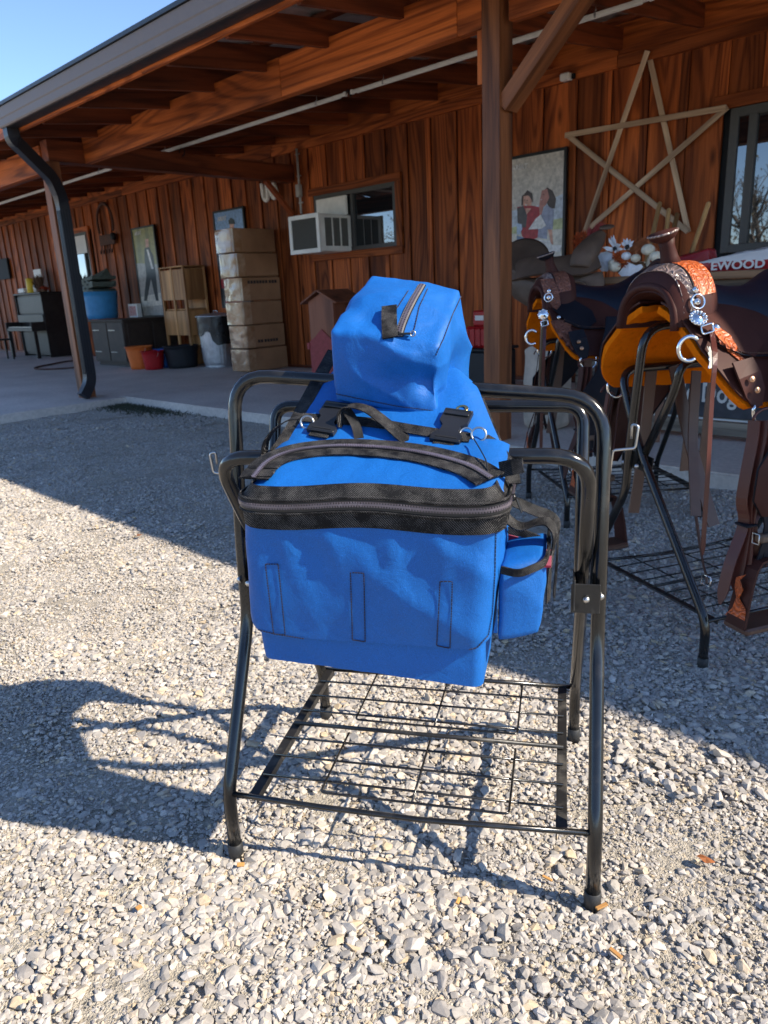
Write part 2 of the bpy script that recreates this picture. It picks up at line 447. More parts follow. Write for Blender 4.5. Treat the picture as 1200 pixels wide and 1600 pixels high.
# ================================================================== the setting: ground, slab
m, nt, bs = new_mat('gravel_dust')
v = coords(nt, rand=False)
n1 = noise(nt, v, 1.3, 4, .6); n2 = noise(nt, v, 55, 4, .65); n3 = noise(nt, v, 210, 2, .6)
c = ramp(nt, n1, [(.35, (.45, .40, .33)), (.65, (.55, .49, .39))])
c = mixc(nt, 1.0, c, ramp(nt, n2, [(.3, (.55, .55, .55)), (.6, (1, 1, 1))]), 'MULTIPLY')
L(nt, c, bs.inputs['Base Color']); bs.inputs['Roughness'].default_value = .95; bs.inputs['Specular IOR Level'].default_value = .1
bump(nt, mth(nt, 'ADD', n2, mth(nt, 'MULTIPLY', n3, .5)), .9, .02, bs)
m, nt, bs = new_mat('field')
v = coords(nt, rand=False); n1 = noise(nt, v, .08, 5, .6)
L(nt, ramp(nt, n1, [(.35, (.30, .26, .16)), (.6, (.20, .20, .10))]), bs.inputs['Base Color']); bs.inputs['Roughness'].default_value = 1
def sheet(name, x0, x1, y0, y1, z, mat, th=0.0):
    mb = MB().add([(x0, y0, z), (x1, y0, z), (x1, y1, z), (x0, y1, z)], [(0, 1, 2, 3)])
    return tag(mb.build(name, mat), kind='structure')
sheet('field', -900, 900, -900, 900, -.03, 'field')
sheet('ground', -40, 25, -32, 30, 0.0, 'gravel_dust')
m, nt, bs = new_mat('concrete')
v = coords(nt, rand=False)
n1 = noise(nt, v, 1.1, 5, .6); n2 = noise(nt, v, 30, 4, .6); n3 = noise(nt, v, 260, 2, .5)
c = ramp(nt, n1, [(.32, (.53, .465, .41)), (.66, (.68, .61, .54))])
c = mixc(nt, 1.0, c, ramp(nt, n2, [(.3, (.82, .82, .82)), (.65, (1.05, 1.05, 1.05))]), 'MULTIPLY')
L(nt, c, bs.inputs['Base Color']); bs.inputs['Roughness'].default_value = .8; bs.inputs['Specular IOR Level'].default_value = .25
bump(nt, n3, .25, .003, bs)
def slab(name, poly, z0, z1, bevel=.012):
    mb = MB(); mb.prism([(x, y, z0) for x, y in poly], (0, 0, z1 - z0))
    me = mb.mesh(name); bm = bmesh.new(); bm.from_mesh(me); bmesh.ops.recalc_face_normals(bm, faces=bm.faces)
    ed = [e for e in bm.edges if all(v.co.z > z1 - 1e-4 for v in e.verts)]
    bmesh.ops.bevel(bm, geom=ed, offset=bevel, segments=2, affect='EDGES'); bm.to_mesh(me); bm.free()
    return tag(link(name, me, 'concrete'), kind='structure')
# two pours with a joint between them; the left one comes further out
slab('concrete_slab', [(-8.86, 4.30), (6, 4.36), (6, 7.72), (-8.86, 7.72)], -.1, .10)
slab('concrete_slab', [(-30, -2.0), (-8.50, -2.0), (-8.70, 4.30), (-8.87, 4.30), (-8.87, 7.72), (-30, 7.72)], -.1, .098)

# gravel: stones of crushed limestone in clumps; the clumps are scattered over the drive
m, nt, bs = new_mat('limestone')
at = N(nt, 'ShaderNodeAttribute', attribute_name='tone'); v = coords(nt, rand=False)
oi = N(nt, 'ShaderNodeObjectInfo')
n1 = noise(nt, v, 60, 4, .65)
c = ramp(nt, at.outputs['Fac'], [(0.0, (.31, .285, .26)), (.22, (.37, .34, .30)), (.5, (.45, .415, .37)), (.8, (.53, .485, .43)), (.93, (.52, .41, .27)), (1.0, (.64, .60, .55))])
c = mixc(nt, 1.0, c, ramp(nt, n1, [(.3, (.74, .74, .75)), (.65, (1.06, 1.05, 1.04))]), 'MULTIPLY')
L(nt, c, bs.inputs['Base Color']); bs.inputs['Roughness'].default_value = .92; bs.inputs['Specular IOR Level'].default_value = .15
bump(nt, n1, .35, .004, bs)
def hull_stone(rng, flat):
    bm = bmesh.new()
    for _ in range(rng.randint(13, 20)):
        p = rng.normal(size=3); p /= np.linalg.norm(p); bm.verts.new((p[0], p[1], p[2]))
    bmesh.ops.convex_hull(bm, input=bm.verts)
    loose = [v for v in bm.verts if not v.link_faces]; bmesh.ops.delete(bm, geom=loose, context='VERTS')
    bmesh.ops.recalc_face_normals(bm, faces=bm.faces)
    bm.verts.index_update(); V = np.array([v.co[:] for v in bm.verts]); F = [[v.index for v in f.verts] for f in bm.faces]; bm.free(); return V, F
STONES = [hull_stone(np.random.RandomState(k), 1) for k in range(26)]
def clump(idx, rad, count, smin, smax, powr):
    rng = np.random.RandomState(100 + idx); V = []; F = []; T = []; n0 = 0
    for i in range(count):
        S, Fs = STONES[rng.randint(len(STONES))]
        s = smin + (smax - smin) * rng.rand() ** powr
        sx, sy, sz = s * rng.uniform(.75, 1.35), s * rng.uniform(.55, 1.0), s * rng.uniform(.32, .62)
        a, b, g = rng.uniform(0, 2 * PI), rng.normal() * .26, rng.normal() * .26
        Rm = np.array((Matrix.Rotation(a, 3, 'Z') @ Matrix.Rotation(b, 3, 'X') @ Matrix.Rotation(g, 3, 'Y')))
        r = rad * math.sqrt(rng.rand()); t = rng.uniform(0, 2 * PI)
        P = (S * np.array([sx, sy, sz])) @ Rm.T + np.array([r * math.cos(t), r * math.sin(t), sz * rng.uniform(.05, .55)])
        V.append(P); F += [[q + n0 for q in f] for f in Fs]; tn = rng.rand(); T += [tn] * len(Fs); n0 += len(P)
    V = np.vstack(V); me = bpy.data.meshes.new('gravel_clump'); me.from_pydata(V.tolist(), [], F)
    at = me.attributes.new('tone', 'FLOAT', 'FACE'); at.data.foreach_set('value', T)
    me.materials.append(MATS['limestone']); me.update(); return me
src = bpy.data.collections.new('gravel_sources')
kinds = [(.15, 640, .0018, .0072, 1.3), (.15, 480, .0018, .0110, 1.8), (.15, 340, .0020, .0170, 2.1)]
kinds.append((.15, 30, .010, .024, 1.3))
for i in range(16):
    k = kinds[i // 4]
    src.objects.link(bpy.data.objects.new('clump_%02d' % i, clump(i, *k)))
pts = []; sel = []
rng = np.random.RandomState(5)
def slab_edge(x, y): return (y > 4.30) if x > -8.86 else (y > -2.0)
def gravel_at(x, y):
    u, v_, z = project((x, y, 0))
    return z > .2 and -330 < u < 1500 and 380 < v_ < 1990
cell = .15
for ix in range(int(-11 / cell), int(5 / cell)):
    for iy in range(int(-1.6 / cell), int(4.36 / cell)):
        for rep in range(2):
            x = (ix + rng.rand()) * cell; y = (iy + rng.rand()) * cell
            if not gravel_at(x, y): continue
            if y > 4.30 or (x < -8.62 and y < 4.3): continue
            dist = math.hypot(x, y)
            if rep == 1 and dist > 3.5 and rng.rand() < .5: continue
            f = mnoise.noise(Vector((x * .9, y * .9, 3.1))) * .8 + rng.normal() * .33
            if dist > 3.0: f -= .25
            if x > -1.2 and y < 1.6: f += .22
            kd = 0 if f < -.12 else (1 if f < .22 else 2)
            if f < -.18 and rng.rand() < (.9 if rep else .35): continue
            pts.append((x, y, -.002 + .004 * rng.rand())); sel.append(kd * 4 + rng.randint(4))
            if rep == 0 and f > (.0 if dist < 2.0 else .3) and rng.rand() < (.75 if dist < 2.4 else .3): pts.append((x + rng.normal() * .05, y + rng.normal() * .05, .001)); sel.append(12 + rng.randint(4))
me = bpy.data.meshes.new('gravel'); me.from_pydata(pts, [], [])
a = me.attributes.new('sel', 'INT', 'POINT'); a.data.foreach_set('value', sel)
a = me.attributes.new('rot', 'FLOAT_VECTOR', 'POINT'); a.data.foreach_set('vector', np.column_stack([rng.normal(size=len(pts)) * .03, rng.normal(size=len(pts)) * .03, rng.uniform(0, 2 * PI, len(pts))]).ravel())
a = me.attributes.new('scl', 'FLOAT', 'POINT'); a.data.foreach_set('value', rng.uniform(.82, 1.25, len(pts)))
gravel = tag(link('gravel', me, 'limestone'), kind='stuff')
ng = bpy.data.node_groups.new('scatter', 'GeometryNodeTree'); ng.interface.new_socket('Geometry', in_out='INPUT', socket_type='NodeSocketGeometry'); ng.interface.new_socket('Geometry', in_out='OUTPUT', socket_type='NodeSocketGeometry')
gi = ng.nodes.new('NodeGroupInput'); go = ng.nodes.new('NodeGroupOutput'); ip = ng.nodes.new('GeometryNodeInstanceOnPoints'); ci = ng.nodes.new('GeometryNodeCollectionInfo')
ci.inputs['Collection'].default_value = src; ci.inputs['Separate Children'].default_value = True; ci.inputs['Reset Children'].default_value = True
def nattr(name, ty):
    n = ng.nodes.new('GeometryNodeInputNamedAttribute'); n.data_type = ty; n.inputs[0].default_value = name; return n.outputs[0]
mp2 = ng.nodes.new('GeometryNodeMeshToPoints'); ng.links.new(gi.outputs[0], mp2.inputs[0]); ng.links.new(mp2.outputs[0], ip.inputs['Points'])
ng.links.new(ci.outputs[0], ip.inputs['Instance']); ip.inputs['Pick Instance'].default_value = True
ng.links.new(nattr('sel', 'INT'), ip.inputs['Instance Index'])
e2r = ng.nodes.new('FunctionNodeEulerToRotation'); ng.links.new(nattr('rot', 'FLOAT_VECTOR'), e2r.inputs[0]); ng.links.new(e2r.outputs[0], ip.inputs['Rotation'])
ng.links.new(nattr('scl', 'FLOAT'), ip.inputs['Scale']); ng.links.new(ip.outputs[0], go.inputs[0])
md = gravel.modifiers.new('scatter', 'NODES'); md.node_group = ng
print('clumps', len(pts))

# ================================================================== the building
WY = 7.6
bld = thing('barn_building', 'long brown stained timber building with covered porch and battened wall', 'building', (-6, WY + .1, .1))
wall = link('wall', MB().box((0, 0, 0), (34, .06, 3.5)).mesh('wall'), 'dark_interior', bld, (-13, WY + .09, 1.80))
# openings are covered by windows that stand proud of the boards, so boards run past them only where no window is
WINS = [(-8.74, -7.08, 1.75, 2.60), (-2.95, -1.0, 1.38, 2.66), (-16.95, -16.05, 1.1, 2.72)]
def clear_of_windows(x0, x1, z0, z1):
    """split a board at the windows it would cross"""
    segs = [(z0, z1)]
    for (a, b, c, d) in WINS:
        if x1 > a and x0 < b:
            ns = []
            for (p, q) in segs:
                if c - .02 > p: ns.append((p, min(q, c - .02)))
                if d + .02 < q: ns.append((max(p, d + .02), q))
            segs = ns
    return segs
rb = random.Random(3)
xs = []; x = -2.60
lines = [-2.977, -3.341, -3.728, -4.121, -4.513, -4.921, -5.33, -5.74, -6.114, -6.525, -6.916]
x = -6.916
while x > -29: x -= .386; lines.append(x)
x = -2.977
while x < 3.2: x += .38; lines.append(x)
lines.sort()
for i in range(len(lines) - 1):
    a, b = lines[i], lines[i + 1]
    for (z0, z1) in clear_of_windows(a + .002, b - .002, .14, 3.21):
        bx('board', (a + .030, WY + .022 + rb.uniform(-.004, .004), z0), (b - .003, WY + .05, z1), 'stained_wood_z', wall)
    bw = rb.uniform(.060, .085)
    for (z0, z1) in clear_of_windows(a - bw / 2, a + bw / 2, .14, 3.20):
        bx('batten', (a - bw / 2 + rb.uniform(-.008, .008) - .012, WY - .002, z0), (a + bw / 2 - .012, WY + .017, z1), 'stained_wood_z', wall)
# header trim along the top of the wall, skirting, sill band over it, blocking between the rafters
for i, (a, b) in enumerate([(-29, -24), (-24, -19.1), (-19.1, -14.3), (-14.3, -9.6), (-9.6, -5.2), (-5.2, -4.03), (-4.03, .9), (.9, 3.2)]):
    bx('header_board', (a + .003, WY - .03, 3.20), (b - .003, WY + .02, 3.31), 'stained_wood_x', bld)
    bx('upper_board', (a + .003, WY - .008, 3.312), (b - .003, WY + .05, 3.62), 'beam_wood_x', bld)
bx('skirting', (-29, WY - .012, .10), (3.2, WY + .03, .142), 'rafter_wood_x', bld)
# rafters
RS = .105
def raf_z(y): return 3.028 + RS * (y - 4.45)
for k in range(-7, 26):
    X = -4.01 - .787 * k
    y0, y1 = 3.47, 7.62
    if X < -9.3 - .3: y0 = 3.0
    zb = raf_z
    mb = MBo(bld); d = .19
    a, b = Vector((X, y0, raf_z(y0) + d / 2)), Vector((X, y1, raf_z(y1) + d / 2))
    beam_between('rafter', a, b, .045, d, 'rafter_wood_x', bld, side=(0, 0, 1))
# purlins and corrugated roof
for y in (3.60, 4.35, 5.1, 5.85, 6.6, 7.3):
    bx('purlin', (-24, y, raf_z(y) + .192), (3.2, y + .09, raf_z(y) + .232), 'rafter_wood_x', bld)
mb = MBo(bld); rows = []
ny = 2; xsr = np.arange(-24, 3.3, .045)
for y in (3.36, 8.6):
    rows.append([(float(x), y, raf_z(y) + .245 + .016 * max(-1, min(1, 1.6 * math.cos(2 * PI * x / .23)))) for x in xsr])
mb.grid([[rows[0][j], rows[1][j]] for j in range(len(xsr))], thick=.003, smooth=False)
mb.build('roof_sheet', 'roof_metal', bld, base_of(bld))
# the wall goes on up behind the roof so no light leaks in
bx('rear_wall_upper', (-29, WY + .06, 3.5), (3.2, WY + .12, 3.66), 'dark_interior', bld)
bx('end_wall', (3.2, 7.5, -.05), (3.3, 14, 3.8), 'stained_wood_z', bld)
bx('rear_roof', (-29, 8.55, 3.72), (3.3, 15.5, 3.80), 'roof_metal', bld)
# long front beam: right run and left run, cross beam between, posts, braces
bx('beam', (-9.12, 4.42, 2.80), (-5.4, 4.50, 3.095), 'beam_wood_x', bld)
bx('beam', (-5.396, 4.42, 2.80), (-3.52, 4.50, 3.095), 'beam_wood_x', bld)
bx('beam', (-3.517, 4.42, 2.80), (-3.315, 4.50, 3.095), 'beam_wood_x', bld)
bx('beam', (-3.12, 4.44, 2.80), (3.1, 4.52, 3.095), 'beam_wood_x', bld)
bx('beam', (-15.5, 3.98, 2.70), (-9.31, 4.05, 2.99), 'beam_wood_x', bld)
bx('beam', (-15.5, 4.055, 2.705), (-9.31, 4.12, 2.985), 'rafter_wood_x', bld)
bx('cross_beam', (-9.305, 4.0, 2.80), (-9.13, 7.6, 3.03), 'rafter_wood_y', bld)
bx('post', (-9.28, 3.96, .095), (-9.13, 4.12, 2.80), 'post_wood_z', bld)
bx('post', (-3.31, 4.41, .095), (-3.17, 4.56, 3.10), 'post_wood_z', bld)
bx('post', (1.9, 4.41, .095), (2.05, 4.56, 3.10), 'post_wood_z', bld)
bx('post', (-15.5, 3.96, .095), (-15.35, 4.12, 2.70), 'post_wood_z', bld)
bx('post_plate', (-3.355, 4.42, 2.48), (-3.315, 4.52, 2.795), 'beam_wood_z', bld)
beam_between('brace', (-3.175, 4.50, 2.33), (-2.50, 4.50, 2.95), .14, .10, 'post_wood_x', bld, side=(0, 0, 1))
beam_between('brace', (-9.2, 7.12, 2.80), (-9.2, 7.57, 2.36), .05, .09, 'rafter_wood_x', bld, side=(1, 0, 0))
# fascia and gutter
for a, b in ((-9.0, -5.9), (-5.897, -1.2), (-1.197, 3.2)):
    bx('fascia', (a, 3.43, 2.93), (b, 3.468, 3.13), 'beam_wood_x', bld)
gut = MBo(bld)
prof = [(3.31, 2.957), (3.288, 2.957), (3.280, 2.972), (3.278, 3.03), (3.272, 3.04), (3.268, 3.13), (3.29, 3.132), (3.293, 3.12)]
xs2 = (-8.52, 3.2); P = []
for x in xs2: P.append([(x, y, z) for y, z in prof])
gut.grid(P, thick=.004, smooth=False)
gut.prism([(xs2[0], y, z) for y, z in prof] + [(xs2[0], 3.425, 3.13), (xs2[0], 3.425, 2.957)], (.004, 0, 0))
gut.build('gutter', 'gutter_metal', bld, base_of(bld), fixn=True)
gb = MBo(bld); gb.box(((xs2[0] + xs2[1]) / 2, 3.369, 2.959), (xs2[1] - xs2[0], .112, .005)); gb.build('gutter_bottom', 'downspout_metal', bld, base_of(bld))  # underside given the dark metal to paint in the shade below the gutter
dl = MBo(bld); dl.box((-2.66, 3.345, 3.150), (11.74, .19, .030)); dl.build('drip_edge', 'downspout_metal', bld, base_of(bld))
ds = MBo(bld)
path = bend_path([(-8.45, 3.36, 2.97), (-8.45, 3.36, 2.86), (-8.86, 3.88, 2.58), (-9.03, 4.03, 2.38), (-9.03, 4.03, .30), (-9.0, 3.90, .14)], [.05, .1, .12, .1, .06], 5)
ds.strap(path, .105, .12, (1, 0, 0)); o = ds.build('downspout', 'downspout_metal', bld, base_of(bld))
dsr = MBo(bld)
for k in (-.04, .0, .04):
    dsr.strap([p + Vector((k * .8, -.062, 0)) for p in path[18:20]], .012, .008, (1, 0, 0)); dsr.strap([p + Vector((.0545, k * .8, 0)) for p in path[18:20]], .012, .006, (0, 1, 0))
dsr.build('downspout_rib', 'downspout_metal', bld, base_of(bld))
# ------------------------------------------------------------------ windows
def window(x0, x1, z0, z1, splits, fr=.055, surround=True, glass='window_glass'):
    w_ = MBo(bld)
    y0, y1 = WY - .015, WY + .05
    for a, b in ((x0, x0 + fr), (x1 - fr, x1)): w_.box(((a + b) / 2, (y0 + y1) / 2, (z0 + z1) / 2), (b - a, y1 - y0, z1 - z0), bev=.003)
    for a, b in ((z0, z0 + fr), (z1 - fr, z1)): w_.box(((x0 + x1) / 2, (y0 + y1) / 2, (a + b) / 2), (x1 - x0 - 2 * fr, y1 - y0 - .002, b - a), bev=.003)
    for s in splits: w_.box((s, (y0 + y1) / 2 - .004, (z0 + z1) / 2), (fr * .9, y1 - y0, z1 - z0 - 2 * fr), bev=.003)
    f = w_.build('window', 'window_frame_metal', bld, base_of(bld))
    W[f.name] = base_of(bld)
    edges = [x0 + fr] + list(splits) + [x1 - fr]
    for i in range(len(edges) - 1):
        a = edges[i] + (fr * .45 if i else 0); b = edges[i + 1] - (fr * .45 if i < len(edges) - 2 else 0)
        p = link('pane', MB().box((0, 0, 0), (b - a, .006, z1 - z0 - 2 * fr)).mesh('pane'), glass, f, ((a + b) / 2, WY + .012 + .012 * (i % 2), (z0 + z1) / 2))
    if surround:
        t = .10
        bx('window_trim', (x0 - t, WY - .028, z1), (x1 + t, WY + .02, z1 + t), 'stained_wood_x', bld)
        bx('window_trim', (x0 - t, WY - .028, z0 - t), (x1 + t, WY + .02, z0 - .001), 'stained_wood_x', bld)
        bx('window_trim', (x1 + .001, WY - .026, z0), (x1 + t, WY + .02, z1 - .001), 'stained_wood_z', bld)
        bx('window_trim', (x0 - t, WY - .026, z0), (x0 - .001, WY + .02, z1 - .001), 'stained_wood_z', bld)
    return f
window(-8.72, -7.10, 1.77, 2.56, [-7.93])
window(-2.90, -1.0, 1.40, 2.64, [-2.70, -1.9], fr=.075, surround=False)
bx('window_trim', (-3.05, WY - .028, 2.645), (-.9, WY + .02, 2.76), 'stained_wood_x', bld)
window(-16.93, -16.07, 1.12, 2.70, [-16.3], fr=.05)

# ------------------------------------------------------------------ strip lights and their cable under the rafters
def strip_light(x0, x1, y, z, label):
    t = thing('strip_light', label, 'light', ((x0 + x1) / 2, y, z), group='slim white strip lights hung under the porch rafters')
    mb = MBo(t); mb.box(((x0 + x1) / 2, y, z), (x1 - x0 - .06, .032, .030), bev=.006); mb.build('housing', 'white_plastic', t, base_of(t))
    mb = MBo(t); mb.box(((x0 + x1) / 2, y, z - .019), (x1 - x0 - .16, .020, .010), bev=.004); mb.build('diffuser', 'white_plastic', t, base_of(t))
    for x in (x0 + .015, x1 - .015):
        mb = MBo(t); mb.box((x, y, z), (.035, .040, .040), bev=.005); mb.build('end_cap', 'white_plastic', t, base_of(t))
    for x in (x0 + .45, x1 - .45):
        mb = MBo(t); mb.box((x, y, z), (.012, .042, .042), bev=.002); mb.build('clip', 'zinc', t, base_of(t))
        zt = raf_z(y)
        mb = MBo(t); mb.rod((x, y, z + .018), (x, y, zt + .01), .003); mb.build('hanger', 'zinc', t, base_of(t))
    return t
CY = 5.75
c0 = atY(232, 244, CY); c1 = atY(541, 147, CY); c2 = atY(549, 144, CY); c3 = atY(1000, 0, CY)
cz = (c0.z + c1.z) / 2
strip_light(c0.x, c1.x, CY, cz, 'unlit white strip light running up to the cable joint over the air conditioner')
mid = (c2.x + c3.x) / 2
strip_light(c2.x, c3.x + .1, CY, cz, 'unlit white strip light passing behind the thick porch post and its brace')
d0 = atY(178, 267, CY); d1 = atY(0, 322, CY); strip_light(d1.x - 1, d0.x, CY, cz, 'unlit white strip light at the far left end of the porch beyond the downspout')
t = tag(MB((c1.x, CY, cz)).tube(smooth_path([(c1.x, CY, cz), (c1.x + .03, CY, cz + .03), (c1.x + .06, CY, cz - .035), (c2.x, CY, cz)], 5), .006, 6).build('cable', 'dark_interior', None, (c1.x, CY, cz)), 'short dark cable joining two white strip lights under the rafters', 'cable')
lp = MB((c0.x, CY, cz)); lx = atY(284, 233, CY).x
lp.tube([(lx + .06 * math.cos(a), CY, cz - .07 + .05 * math.sin(a)) for a in np.linspace(1.4, 7.2, 18)], .007, 6)
tag(lp.build('cable', 'dark_interior', None, (c0.x, CY, cz)), 'small coil of dark cable hanging below the left end of a white strip light', 'cable')
plain('grey_paint', (.42, .42, .40), .5)
# conduit on the wall with its switch box
cx = atY(470, 330, WY - .05).x
t = thing('conduit', 'thin grey conduit with a switch box running down the timber wall above the air conditioner', 'conduit', (cx, WY - .04, 2.2))
mb = MBo(t); mb.rod((cx, WY - .045, 2.35), (cx, WY - .045, 3.22), .017); mb.build('pipe', 'grey_paint', t, base_of(t))
mb = MBo(t); mb.box((cx, WY - .06, 2.66), (.075, .07, .17), bev=.006); mb.build('switch_box', 'grey_paint', t, base_of(t))
for z in (2.5, 2.86, 3.15):
    mb = MBo(t); mb.box((cx, WY - .035, z), (.09, .02, .02), bev=.003); mb.build('clip', 'zinc', t, base_of(t))
q = atY(886, 121, WY - .06)
t = thing('floodlight', 'small pale box lamp on the header board left of the wooden star', 'lamp', (q.x, WY - .03, q.z))
mb = MBo(t); mb.box((q.x, WY - .075, q.z), (.11, .09, .07), bev=.012); mb.build('housing', 'white_plastic', t, base_of(t))
mb = MBo(t); mb.box((q.x + .07, WY - .05, q.z), (.03, .04, .05), bev=.005); mb.build('bracket', 'dark_interior', t, base_of(t))

# ------------------------------------------------------------------ folding saddle racks
def make_rack(frame, label, skew=(1.045, .985), hooks=True, group=None):
    t = thing('saddle_rack', label, 'saddle rack', tuple(frame.o), frame.angle(), group)
    def B(name, mb, mat='tube_paint'): return mb.build(name, mat, t, (0, 0, 0), local=True)
    r = .0145; Wd = WID
    # outer frame: front feet to the high rear bar
    zl, zr = skew
    pts = [(0, 0, 0), (0, 0, .172), (0, .186, .50), (0, .192, .66), (0, .24, zl), (Wd, .24, zr), (Wd, .192, .64), (Wd, .186, .50), (Wd, 0, .18), (Wd, 0, 0)]
    B('outer_frame', MB().tube(bend_path(pts, [.045, .05, .08, .085, .085, .08, .05, .045], 7), r, 14))
    # inner frame: rear feet to the front bar
    a, b = .03, Wd - .03
    pts = [(a, .573, 0), (a, .573, .16), (a, .20, .69), (a, .085, .895), (b, .085, .905), (b, .20, .66), (b, .573, .16), (b, .573, 0)]
    pts[3] = (a - .012, .085, .898)
    B('inner_frame', MB().tube(bend_path(pts, [.05, .12, .07, .075, .12, .05], 7), r, 14))
    # third bar that folds up behind
    a2, b2 = .035, Wd - .036
    pts = [(a2, .21, .60), (a2, .355, .87), (a2, .375, .955), (b2, .375, .948), (b2, .355, .86), (b2, .21, .60)]
    B('support_bar', MB().tube(bend_path(pts, [.06, .06, .06, .06], 7), .0135, 14))
    for s, x in ((-1, a), (1, b)):
        br = MB(); br.box((x - s * .019, .205, .60), (.004, .105, .062), rot=Matrix.Rotation(R_(-8), 3, 'X'), bev=.001)
        br.box((x + (.003 if s > 0 else .012), .158, .60), (.056 if s > 0 else .030, .003, .062), bev=.001)
        B('bracket', br, 'flat_bar_paint')
        for (dy, dz) in ((.172, .60), (.24, .60), (.19, .645)):
            bo = MB(); bo.lathe((x + s * .030, dy, dz), [(0, 0), (.008, 0), (.008, .004), (.004, .009), (0, .010)], 8, axis=(s, 0, 0)); B('bolt', bo, 'zinc')
        bo = MB(); bo.lathe((x + .004 * s, .1535, .60), [(.007, 0), (.007, .003), (.003, .006)], 8, axis=(0, -1, 0)); B('bolt', bo, 'zinc')
    # shelf
    B('front_rail', MB().tube([(0, 0, .170), (.2, .004, .160), (Wd * .55, .006, .156), (Wd, 0, .178)], .0060, 8))
    B('rear_rail', MB().tube([(.035, .573, .165), (Wd - .035, .573, .165)], .0060, 8))
    for x, nm in ((.052, 'side_bar'), (Wd - .062, 'side_bar')):
        B(nm, MB().box((x, .29, .164), (.020, .572, .004), bev=.001).box((x + (.011 if x < .3 else -.011), .29, .157), (.003, .572, .018)), 'flat_bar_paint')
    for d in (.075, .150, .222, .345, .42, .495): B('cross_wire', MB().rod((.05, d, .170), (Wd - .06, d, .170), .0027, 6))
    B('centre_bar', MB().rod((.05, .285, .170), (Wd - .06, .285, .172), .0052, 8), 'flat_bar_paint')
    for d0, d1 in ((.03, .255), (.315, .545)):
        B('long_wire', MB().tube(bend_path([(.20, d1, .1755), (.20, d0, .1755), (.60, d0, .1755), (.60, d1, .1755)], .012, 4), .0027, 6))
        B('long_wire', MB().rod((.40, d0, .1758), (.40, d1, .1758), .0027, 6))
    for x, y in ((0, 0), (Wd, 0), (a, .573), (b, .573)):
        B('foot_cap', MB().lathe((x, y, -.004), [(0, 0), (.0165, 0), (.0168, .045), (.0150, .046)], 14), 'rubber')
    if hooks:
        for s, x, y, z in ((-1, 0, .215, .83), (1, Wd, .225, .885)):
            B('hook', MB().tube(bend_path([(x + s * .012, y, z - .06), (x + s * .017, y, z), (x + s * .058, y, z + .004), (x + s * .062, y - .001, z + .048), (x + s * .050, y + .004, z + .050), (x + s * .050, y + .004, z + .022)], .006, 4), .0028, 6), 'zinc')
    return t
metal_paint('rubber', (.02, .02, .02), rough=.6)
rack1 = make_rack(K1, 'black tubular saddle rack in the sun with the blue saddlebag over its bars')
rack2 = make_rack(K2, 'black tubular saddle rack in the roof shade carrying the large western saddle', skew=(1.055, 1.055), hooks=False)
# ------------------------------------------------------------------ the blue saddlebag over the rack
cloth('blue_cloth', (.003, .106, .385), weave=750, rough=.55, sheen=.0, spec=.38, fine=.35, dark=.72, vary=.10, speck=(.006, .13, .50), wrinkle=True)
cloth('thread', (.006, .008, .03), weave=300, rough=.6)
metal_paint('buckle_plastic', (.012, .012, .013), rough=.38, bumpy=.1, spec=.5)
cloth('maroon_cloth', (.25, .01, .04), weave=900)
def webbing(name, color, speck, sc1=520, amt=(.55, .66)):
    m, nt, bs = new_mat(name)
    v = coords(nt, rand=False)
    wv = N(nt, 'ShaderNodeTexWave', wave_type='BANDS', bands_direction='X'); wv.inputs['Scale'].default_value = 210; L(nt, v, wv.inputs[0])
    wz = N(nt, 'ShaderNodeTexWave', wave_type='BANDS', bands_direction='DIAGONAL'); wz.inputs['Scale'].default_value = 150; L(nt, v, wz.inputs[0])
    k = mth(nt, 'MULTIPLY', wv.outputs['Fac'], wz.outputs['Fac']); n = noise(nt, v, sc1, 2, .6); n2 = noise(nt, v, 40, 2, .5)
    k2 = mth(nt, 'MULTIPLY', mth(nt, 'ADD', k, n), mth(nt, 'MULTIPLY_ADD', n2, .8, .35))
    c = mixc(nt, ramp(nt, k2, [(amt[0], (0, 0, 0)), (amt[1] + .2, (1, 1, 1))]), color, speck)  # pale specks paint the weave's specular glints into the base colour
    L(nt, c, bs.inputs['Base Color']); bs.inputs['Roughness'].default_value = .65; bs.inputs['Specular IOR Level'].default_value = .15
    bump(nt, k, .5, .001, bs); return m
plain('zip_grey_cloth', (.20, .185, .175), .7)
webbing('black_webbing', (.006, .006, .007), (.22, .21, .20), amt=(.90,.95))
BO = Vector((.36, -.02, .55))
bagroot_w = K1.o + K1.er * BO.x + K1.ed * BO.y + np.array([0, 0, BO.z])
bag = thing('saddlebag', 'bright royal blue saddlebag with black zips and buckles draped over the rack in the sun', 'saddlebag', tuple(bagroot_w), K1.angle())
def BM(): return MB(BO)
def BB(name, mb, mat, parent=None, **kw):
    o = mb.build(name, mat, parent or bag, (0, 0, 0), local=True, **kw); return o
def on_plane(fr, x, y, p, n):
    """point of the local plane (through p, normal n) seen at a place in the photo"""
    dd = ray(x, y); dl = Vector((dd @ fr.er, dd @ fr.ed, dd[2])); c = CAM - fr.o; cl = Vector((c @ fr.er, c @ fr.ed, c[2])); p = Vector(p); n = Vector(n)
    t = (p - cl).dot(n) / dl.dot(n); return cl + dl * t
def ridged(p, s, seed=0.0):
    q = Vector((p[0] * s[0], p[1] * s[1], p[2] * s[2])) + Vector((seed, seed * 1.7, seed * .3))
    return 1 - abs(mnoise.noise(q)) * 2
